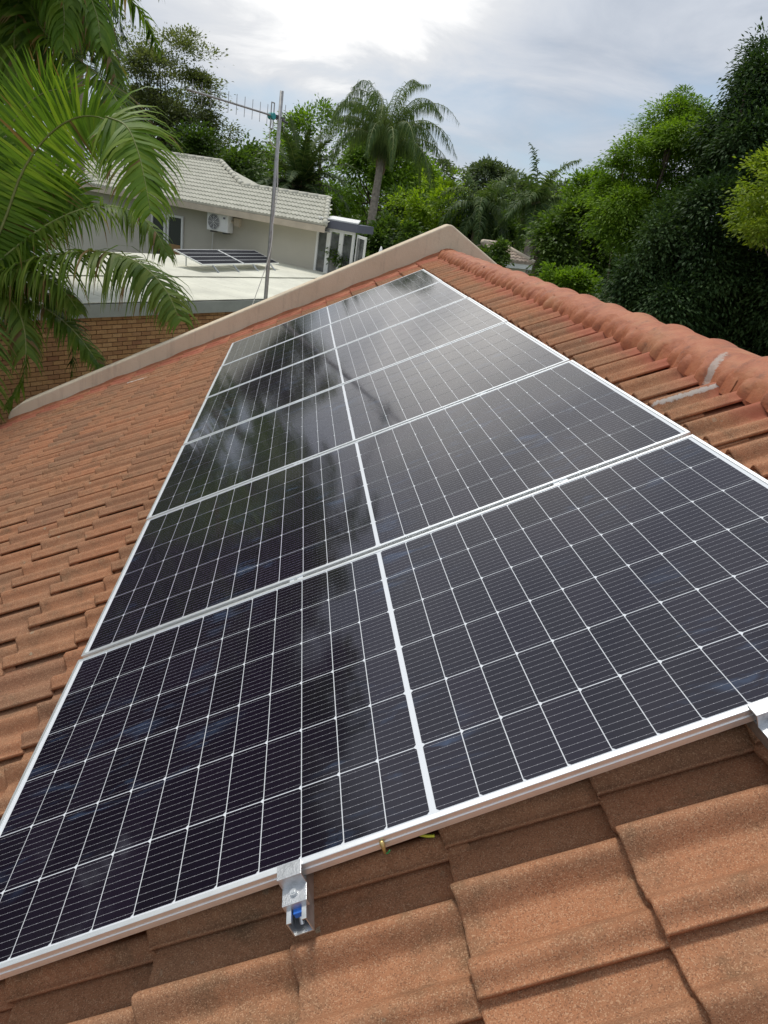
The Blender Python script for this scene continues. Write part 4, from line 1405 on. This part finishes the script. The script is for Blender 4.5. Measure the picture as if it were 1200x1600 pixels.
# short drooping fronds at the lower left
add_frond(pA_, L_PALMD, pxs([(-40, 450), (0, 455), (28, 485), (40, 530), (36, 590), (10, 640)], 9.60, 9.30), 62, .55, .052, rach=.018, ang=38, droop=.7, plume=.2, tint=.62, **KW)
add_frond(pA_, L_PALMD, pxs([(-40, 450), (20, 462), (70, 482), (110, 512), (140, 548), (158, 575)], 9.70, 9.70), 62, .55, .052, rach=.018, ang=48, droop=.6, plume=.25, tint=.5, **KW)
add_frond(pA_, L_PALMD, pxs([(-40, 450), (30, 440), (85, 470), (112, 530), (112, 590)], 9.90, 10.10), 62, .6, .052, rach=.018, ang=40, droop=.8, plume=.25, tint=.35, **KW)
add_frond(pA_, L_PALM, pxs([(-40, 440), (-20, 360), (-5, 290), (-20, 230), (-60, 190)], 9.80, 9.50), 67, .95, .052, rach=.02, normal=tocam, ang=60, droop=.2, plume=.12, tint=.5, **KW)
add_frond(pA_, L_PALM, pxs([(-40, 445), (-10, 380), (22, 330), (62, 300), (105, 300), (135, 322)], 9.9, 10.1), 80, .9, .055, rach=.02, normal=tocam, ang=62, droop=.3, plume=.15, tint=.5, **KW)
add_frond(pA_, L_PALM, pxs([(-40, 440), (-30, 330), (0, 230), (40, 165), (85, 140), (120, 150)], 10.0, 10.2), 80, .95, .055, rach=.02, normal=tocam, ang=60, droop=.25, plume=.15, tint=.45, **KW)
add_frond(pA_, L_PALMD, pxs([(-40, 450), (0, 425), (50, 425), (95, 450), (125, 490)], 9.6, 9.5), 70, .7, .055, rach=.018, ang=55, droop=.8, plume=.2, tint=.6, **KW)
for k in range(9):                                                   # rest of the crown, out of frame to the left and behind
    az = math.pi * (.55 + 1.05 * k / 8); el = R_([20, 45, 0][k % 3])
    d_ = np.array([math.cos(az) * math.cos(el), math.sin(az) * math.cos(el), math.sin(el)])
    ct = [crA]; cur = d_.copy(); p = crA.copy()
    for q_ in range(5):
        cur = unit(cur + [0, 0, -.18 - .12 * q_]); p = p + cur * .58; ct.append(p.copy())
    add_frond(pA_, L_PALMD, ct, 50, .85, .06, rach=.02, ang=55, droop=.6, plume=.2, tint=.45, **KW)

# --- taller palm whose crown stands at the top left corner
DB = 12.4
crB = atD(38, -30, DB)
pB_ = thing('feather_palm', 'tall palm whose crown fills the upper left corner of the picture', 'palm tree', (crB[0] - 1.9, crB[1], -4.0))
MB().tube(curve([[crB[0] - 1.9, crB[1], -4.05], [crB[0] - 1.5, crB[1], 0], [crB[0] - .55, crB[1], crB[2] - 1.5], crB], 30), [.19 - .0015 * k + .008 * (k % 2) for k in range(30)], 12).build('trunk', M_PALMT, pB_, smooth=True)
add_frond(pB_, L_PALMD, pxs([(38, -20), (65, 45), (115, 88), (160, 125), (195, 180), (222, 240), (240, 290)], 12.2, 11.6), 89, 1.0, .072, rach=.024, ang=45, droop=.35, plume=.25, tip=.4, tint=.4, **KW)
add_frond(pB_, L_PALM, pxs([(38, -30), (80, -45), (125, -30), (150, 20), (158, 70)], 12.2, 11.8), 70, 1.0, .072, rach=.022, ang=40, droop=1.0, plume=.2, tint=.55, **KW)
add_frond(pB_, L_PALM, pxs([(38, -30), (60, -60), (90, -30), (100, 20), (98, 75)], 12.0, 11.4), 70, 1.0, .072, rach=.022, ang=40, droop=1.0, plume=.2, tint=.5, **KW)
add_frond(pB_, L_PALMD, pxs([(38, -30), (28, 10), (22, 65), (28, 130), (40, 200)], 12.2, 11.6), 81, .75, .072, rach=.022, ang=34, droop=.9, plume=.3, tint=.5, **KW)
add_frond(pB_, L_PALMD, pxs([(38, -30), (5, 10), (-10, 70), (-8, 140), (0, 200)], 12.4, 12.2), 81, .75, .072, rach=.022, ang=34, droop=.9, plume=.3, tint=.45, **KW)
add_frond(pB_, L_PALMD, pxs([(38, -30), (60, 30), (78, 90), (84, 150), (80, 205)], 12.8, 12.9), 75, .8, .072, rach=.022, ang=36, droop=.9, plume=.3, tint=.25, **KW)
for k in range(16):
    az = 2 * math.pi * k / 16 + .2; el = R_([70, 38, 10, 52][k % 4])
    d_ = np.array([math.cos(az) * math.cos(el), math.sin(az) * math.cos(el), math.sin(el)])
    ct = [crB]; cur = d_.copy(); p = crB.copy()
    for q_ in range(5):
        cur = unit(cur + [0, 0, -.16 - .13 * q_]); p = p + cur * .62; ct.append(p.copy())
    add_frond(pB_, L_PALMD, ct, 54, .9, .07, rach=.022, ang=52, droop=.7, plume=.25, tint=.4, **KW)

# --- palms further off
c = atD(120, -15, 23)
palm('feather_palm', 'distant tall palm behind the garage, its trunk showing between near fronds', c, atZ(123, 395, -1.9), L_QUEEN, 21, 26, 2.3, .75, .075, 44, .20, .16, -60, 60, .9, .6)
crQ = atD(597, 240, 27.5)
bQ = atD(574, 385, 27.5)
palm('queen_palm', 'tall queen palm with drooping plume crown standing right of the sunroom', crQ, (bQ[0], bQ[1], -2.6), L_QUEEN, 31, 38, 3.9, .92, .027, 84, .22, .13, 44, 80, 4.2, .70, plume=.7, seg=4)
crD = atD(467, 290, 32)
palm('date_palm', 'broad date palm with stiff arching fronds behind the grey house roof', crD, (crD[0], crD[1], -2.6), L_DATE, 41, 60, 3.0, .55, .085, 52, .45, .42, -45, 80, .12, .30, plume=.2)
c = atD(752, 322, 31); palm('queen_palm', 'leafy queen palm behind the parapet peak', c, (c[0] - .2, c[1], -4), L_QUEEN, 51, 26, 2.5, .66, .055, 60, .2, .14, -40, 75, 1.0, .5, plume=.6)
c = atD(838, 318, 29); b0 = atD(818, 455, 29); palm('queen_palm', 'slim queen palm standing before the small cream house', c, (b0[0], b0[1], -4), L_QUEEN, 61, 20, 2.3, .6, .055, 60, .24, .13, -25, 86, .8, .42, plume=.6)
c = atD(915, 325, 40); palm('queen_palm', 'hazy queen palm with low fronds left of the right hand trees', c, (c[0], c[1], -4), L_QUEEN, 71, 18, 2.6, .6, .07, 44, .2, .14, -20, 50, 1.0, .5, plume=.6)

# --- broadleaf trees
def px_r(d, p): return p * d / F


def T(name, label, x, y, d, rxp, ryp, mat, seed, **kw):
    c_ = atD(x, y, d)
    return tree(name, label, c_, (px_r(d, rxp), px_r(d, rxp) * kw.pop('deep', .9), px_r(d, ryp)), mat, seed, **kw)


T('acacia_tree', 'airy grey green tree rising behind the pale roof at upper left', 262, 185, 40, 92, 110, L_ACACIA, 101, n_cl=420, per=120, leaf=.17, cr=.8, flat=.4, lumps=.35, lobes=30, inner=.3, limbs=46, trunk=.26, droop=.1)
T('acacia_tree', 'low grey green tree just behind the pale roof ridge', 345, 262, 39, 80, 58, L_MID, 102, n_cl=170, per=80, leaf=.24, cr=.8, lumps=.3, limbs=20)
T('acacia_tree', 'grey tree half hidden behind the near palm fronds', 185, 290, 42, 110, 100, L_ACACIA, 103, n_cl=170, per=80, leaf=.26, cr=.9, lumps=.3)
T('leafy_tree', 'bright green airy tree behind the date palm', 500, 262, 46, 82, 72, L_BRIGHT, 104, n_cl=170, per=70, leaf=.24, cr=.85, flat=.5, lumps=.35, limbs=30, trunk=.22)
T('leafy_tree', 'bright green tree directly behind the queen palm trunk', 600, 300, 42, 72, 88, L_BRIGHT, 105, n_cl=230, per=80, leaf=.24, cr=.8, lumps=.3, limbs=24)
T('leafy_tree', 'dark green tree filling the gap behind the date palm', 425, 290, 48, 70, 60, L_MID, 106, n_cl=130, per=80, leaf=.28, cr=.9)
T('shrub', 'glossy green shrub beyond the parapet right of the sunroom', 612, 378, 25.5, 40, 26, L_MID, 107, n_cl=110, per=80, leaf=.16, cr=.32, cat='shrub', trunk=.05, limbs=8)
T('shrub', 'small green shrub in front of the sunroom doors', 548, 404, 23.5, 34, 20, L_MID, 127, n_cl=80, per=70, leaf=.11, cr=.22, cat='shrub', trunk=.04, limbs=8)
T('leafy_tree', 'fresh lime green tree left of the parapet peak', 690, 338, 33, 56, 46, L_LIME, 108, n_cl=150, per=80, leaf=.17, cr=.42, lumps=.5, lobe_r=.5, limbs=12, trunk=.12)
T('leafy_tree', 'dark tree in the gap between queen palm and lime tree', 645, 360, 36, 55, 55, L_MID, 109, n_cl=130, per=80, leaf=.22, cr=.6)
T('far_tree', 'tall thin far tree above the lime green tree', 680, 272, 70, 26, 30, L_FAR, 110, n_cl=60, per=50, leaf=.35, cr=.8, flat=.3, lumps=.4, limbs=14, trunk=.2)
T('far_tree', 'rounded dark far tree right of the tall thin one', 772, 292, 72, 42, 28, L_FAR, 111, n_cl=110, per=70, leaf=.4, cr=1.0, lumps=.3)
T('far_tree', 'far dark tree low behind the lime tree', 650, 300, 68, 55, 34, L_FAR, 112, n_cl=110, per=70, leaf=.4, cr=1.0)
T('far_tree', 'far tree behind the slim queen palm', 850, 330, 66, 60, 36, L_FAR, 113, n_cl=120, per=70, leaf=.4, cr=1.0)
T('far_tree', 'far brownish tree left of the tall right hand trees', 930, 335, 60, 60, 40, L_ACACIA, 114, n_cl=120, per=60, leaf=.35, cr=.9, limbs=26, lumps=.4)
T('leafy_tree', 'dark green tree below the leafy queen palm', 775, 385, 33, 42, 45, L_MID, 115, n_cl=120, per=80, leaf=.2, cr=.5)
T('shrub', 'dark green shrub half covering the small cream house', 770, 402, 25, 20, 26, L_MID, 128, n_cl=70, per=80, leaf=.13, cr=.25, cat='shrub', trunk=.05, limbs=6)
T('dry_bush', 'brown leafless thicket right of the slim queen palm', 852, 366, 38, 32, 20, mat_leaf('dry_leaf', [(.07, .05, .045), (.12, .09, .08), (.17, .13, .115)], .1), 116, n_cl=90, per=80, leaf=.22, cr=.45, aspect=.15, cat='bush', trunk=.06)
T('leafy_tree', 'mid green bushy tree beyond the ridge left of the dark tree', 905, 385, 21, 58, 62, L_MID, 117, n_cl=230, per=90, leaf=.14, cr=.42, lumps=.3, limbs=12, trunk=.12)
T('shrub', 'low yellow green shrub just behind the ridge tiles', 890, 446, 19, 42, 26, L_BRIGHT, 118, n_cl=120, per=80, lumps=.5, leaf=.11, cr=.24, cat='shrub', trunk=.05, limbs=8)
T('leafy_tree', 'green tree with small leaves above the bushy one', 930, 330, 24, 48, 50, L_BRIGHT, 119, n_cl=150, per=100, leaf=.13, cr=.5, flat=.35, lumps=.3, limbs=10, trunk=.12)
FL = [(1068, 163, 22), (1048, 185, 28), (1085, 195, 30), (1020, 212, 28), (1060, 225, 38), (1098, 232, 32), (990, 240, 26), (1030, 255, 36), (1080, 268, 40), (968, 268, 24), (1000, 285, 34), (1045, 300, 40), (955, 298, 22), (975, 325, 32), (1015, 335, 36), (950, 345, 26), (985, 368, 30), (1100, 300, 34)]
T('feathery_tree', 'bright feathery green tree with tiered branches before the sky', 1032, 268, 16.6, 84, 122, L_BRIGHT, 120, n_cl=430, per=190, leaf=.085, cr=.36, flat=.28, limbs=14, trunk=.13, droop=.35, aspect=.35, deep=.55, lobe_px=FL)
DL = [(1192, 85, 22), (1172, 120, 28), (1200, 140, 40), (1152, 165, 30), (1180, 190, 45), (1132, 205, 32), (1160, 240, 45), (1205, 240, 50), (1125, 270, 40), (1175, 310, 60), (1120, 330, 45), (1065, 345, 36), (1025, 372, 32), (1095, 380, 50), (1160, 390, 62), (1005, 410, 30), (1050, 420, 45), (1110, 440, 55), (1180, 460, 65), (1000, 455, 30), (1040, 475, 42), (1095, 500, 55), (1160, 530, 62), (1015, 495, 34), (1065, 530, 45), (1230, 330, 70), (1240, 450, 75), (1230, 540, 70), (985, 440, 20), (1290, 250, 70), (1300, 380, 80), (1120, 570, 60)]
T('dark_tree', 'huge dark glossy tree filling the right side', 1140, 350, 15.2, 150, 220, L_DARK, 121, n_cl=1050, per=190, leaf=.105, cr=.36, flat=.8, limbs=24, trunk=.3, droop=.5, aspect=.42, deep=.6, lobe_px=DL)
T('yellow_tree', 'yellow green tree reaching in at the right edge', 1222, 318, 13.0, 76, 74, L_YELL, 123, n_cl=150, per=70, leaf=.085, cr=.26, flat=.5, lumps=.35, limbs=14, trunk=.10, inner=.4, base=(*atD(1700, 500, 13)[:2], -4.0))
# trees out of frame to the left: what the glass mirrors
tree('dark_tree', 'dark leafy tree behind the tall palm at left', atD(-150, 60, 15.5), (2.1, 2.1, 2.9), L_MID, 124, n_cl=260, per=110, leaf=.3, cr=.6, lumps=.3)
tree('dark_tree', 'broad leafy tree far out to the left of the roof', (-8.6, 9.5, 4.6), (3.3, 3.0, 4.2), L_MID, 125, n_cl=340, per=120, leaf=.34, cr=.75, lumps=.25, trunk=.3)
tree('dark_tree', 'tall leafy tree left of the tall palm, mirrored in the panels', (-8.2, 14.6, 4.4), (2.2, 2.2, 4.0), L_MID, 126, n_cl=300, per=120, leaf=.34, cr=.7, lumps=.2, trunk=.3)
# distant wood closing the horizon
tw = np.random.default_rng(5)
vsP, vsD, vsN, vL, vT = [], [], [], [], []
for k in range(260):
    az = tw.uniform(-1.0, 1.1); dd = tw.uniform(85, 120)
    c_ = np.array([CAM[0] + math.sin(az) * dd, CAM[1] + math.cos(az) * dd, tw.uniform(-3.5, 1.6) - 1.2])
    n_ = 130
    vsP.append(c_ + tw.normal(size=(n_, 3)) * [2.2, 2.2, 1.5]); vsD.append(tw.normal(size=(n_, 3))); vT.append(np.full(n_, tw.uniform(.1, .9)))
P = np.concatenate(vsP); D = np.concatenate(vsD); D /= np.linalg.norm(D, axis=1)[:, None]
wd_ = link('distant_wood', leaf_mesh(P, D, tw.normal(size=P.shape), np.full(len(P), .75), np.full(len(P), .5), np.concatenate(vT), 'distant_wood', L_FAR))
stuff(wd_); wd_['label'] = 'distant belt of trees closing the horizon'; wd_['category'] = 'wood'
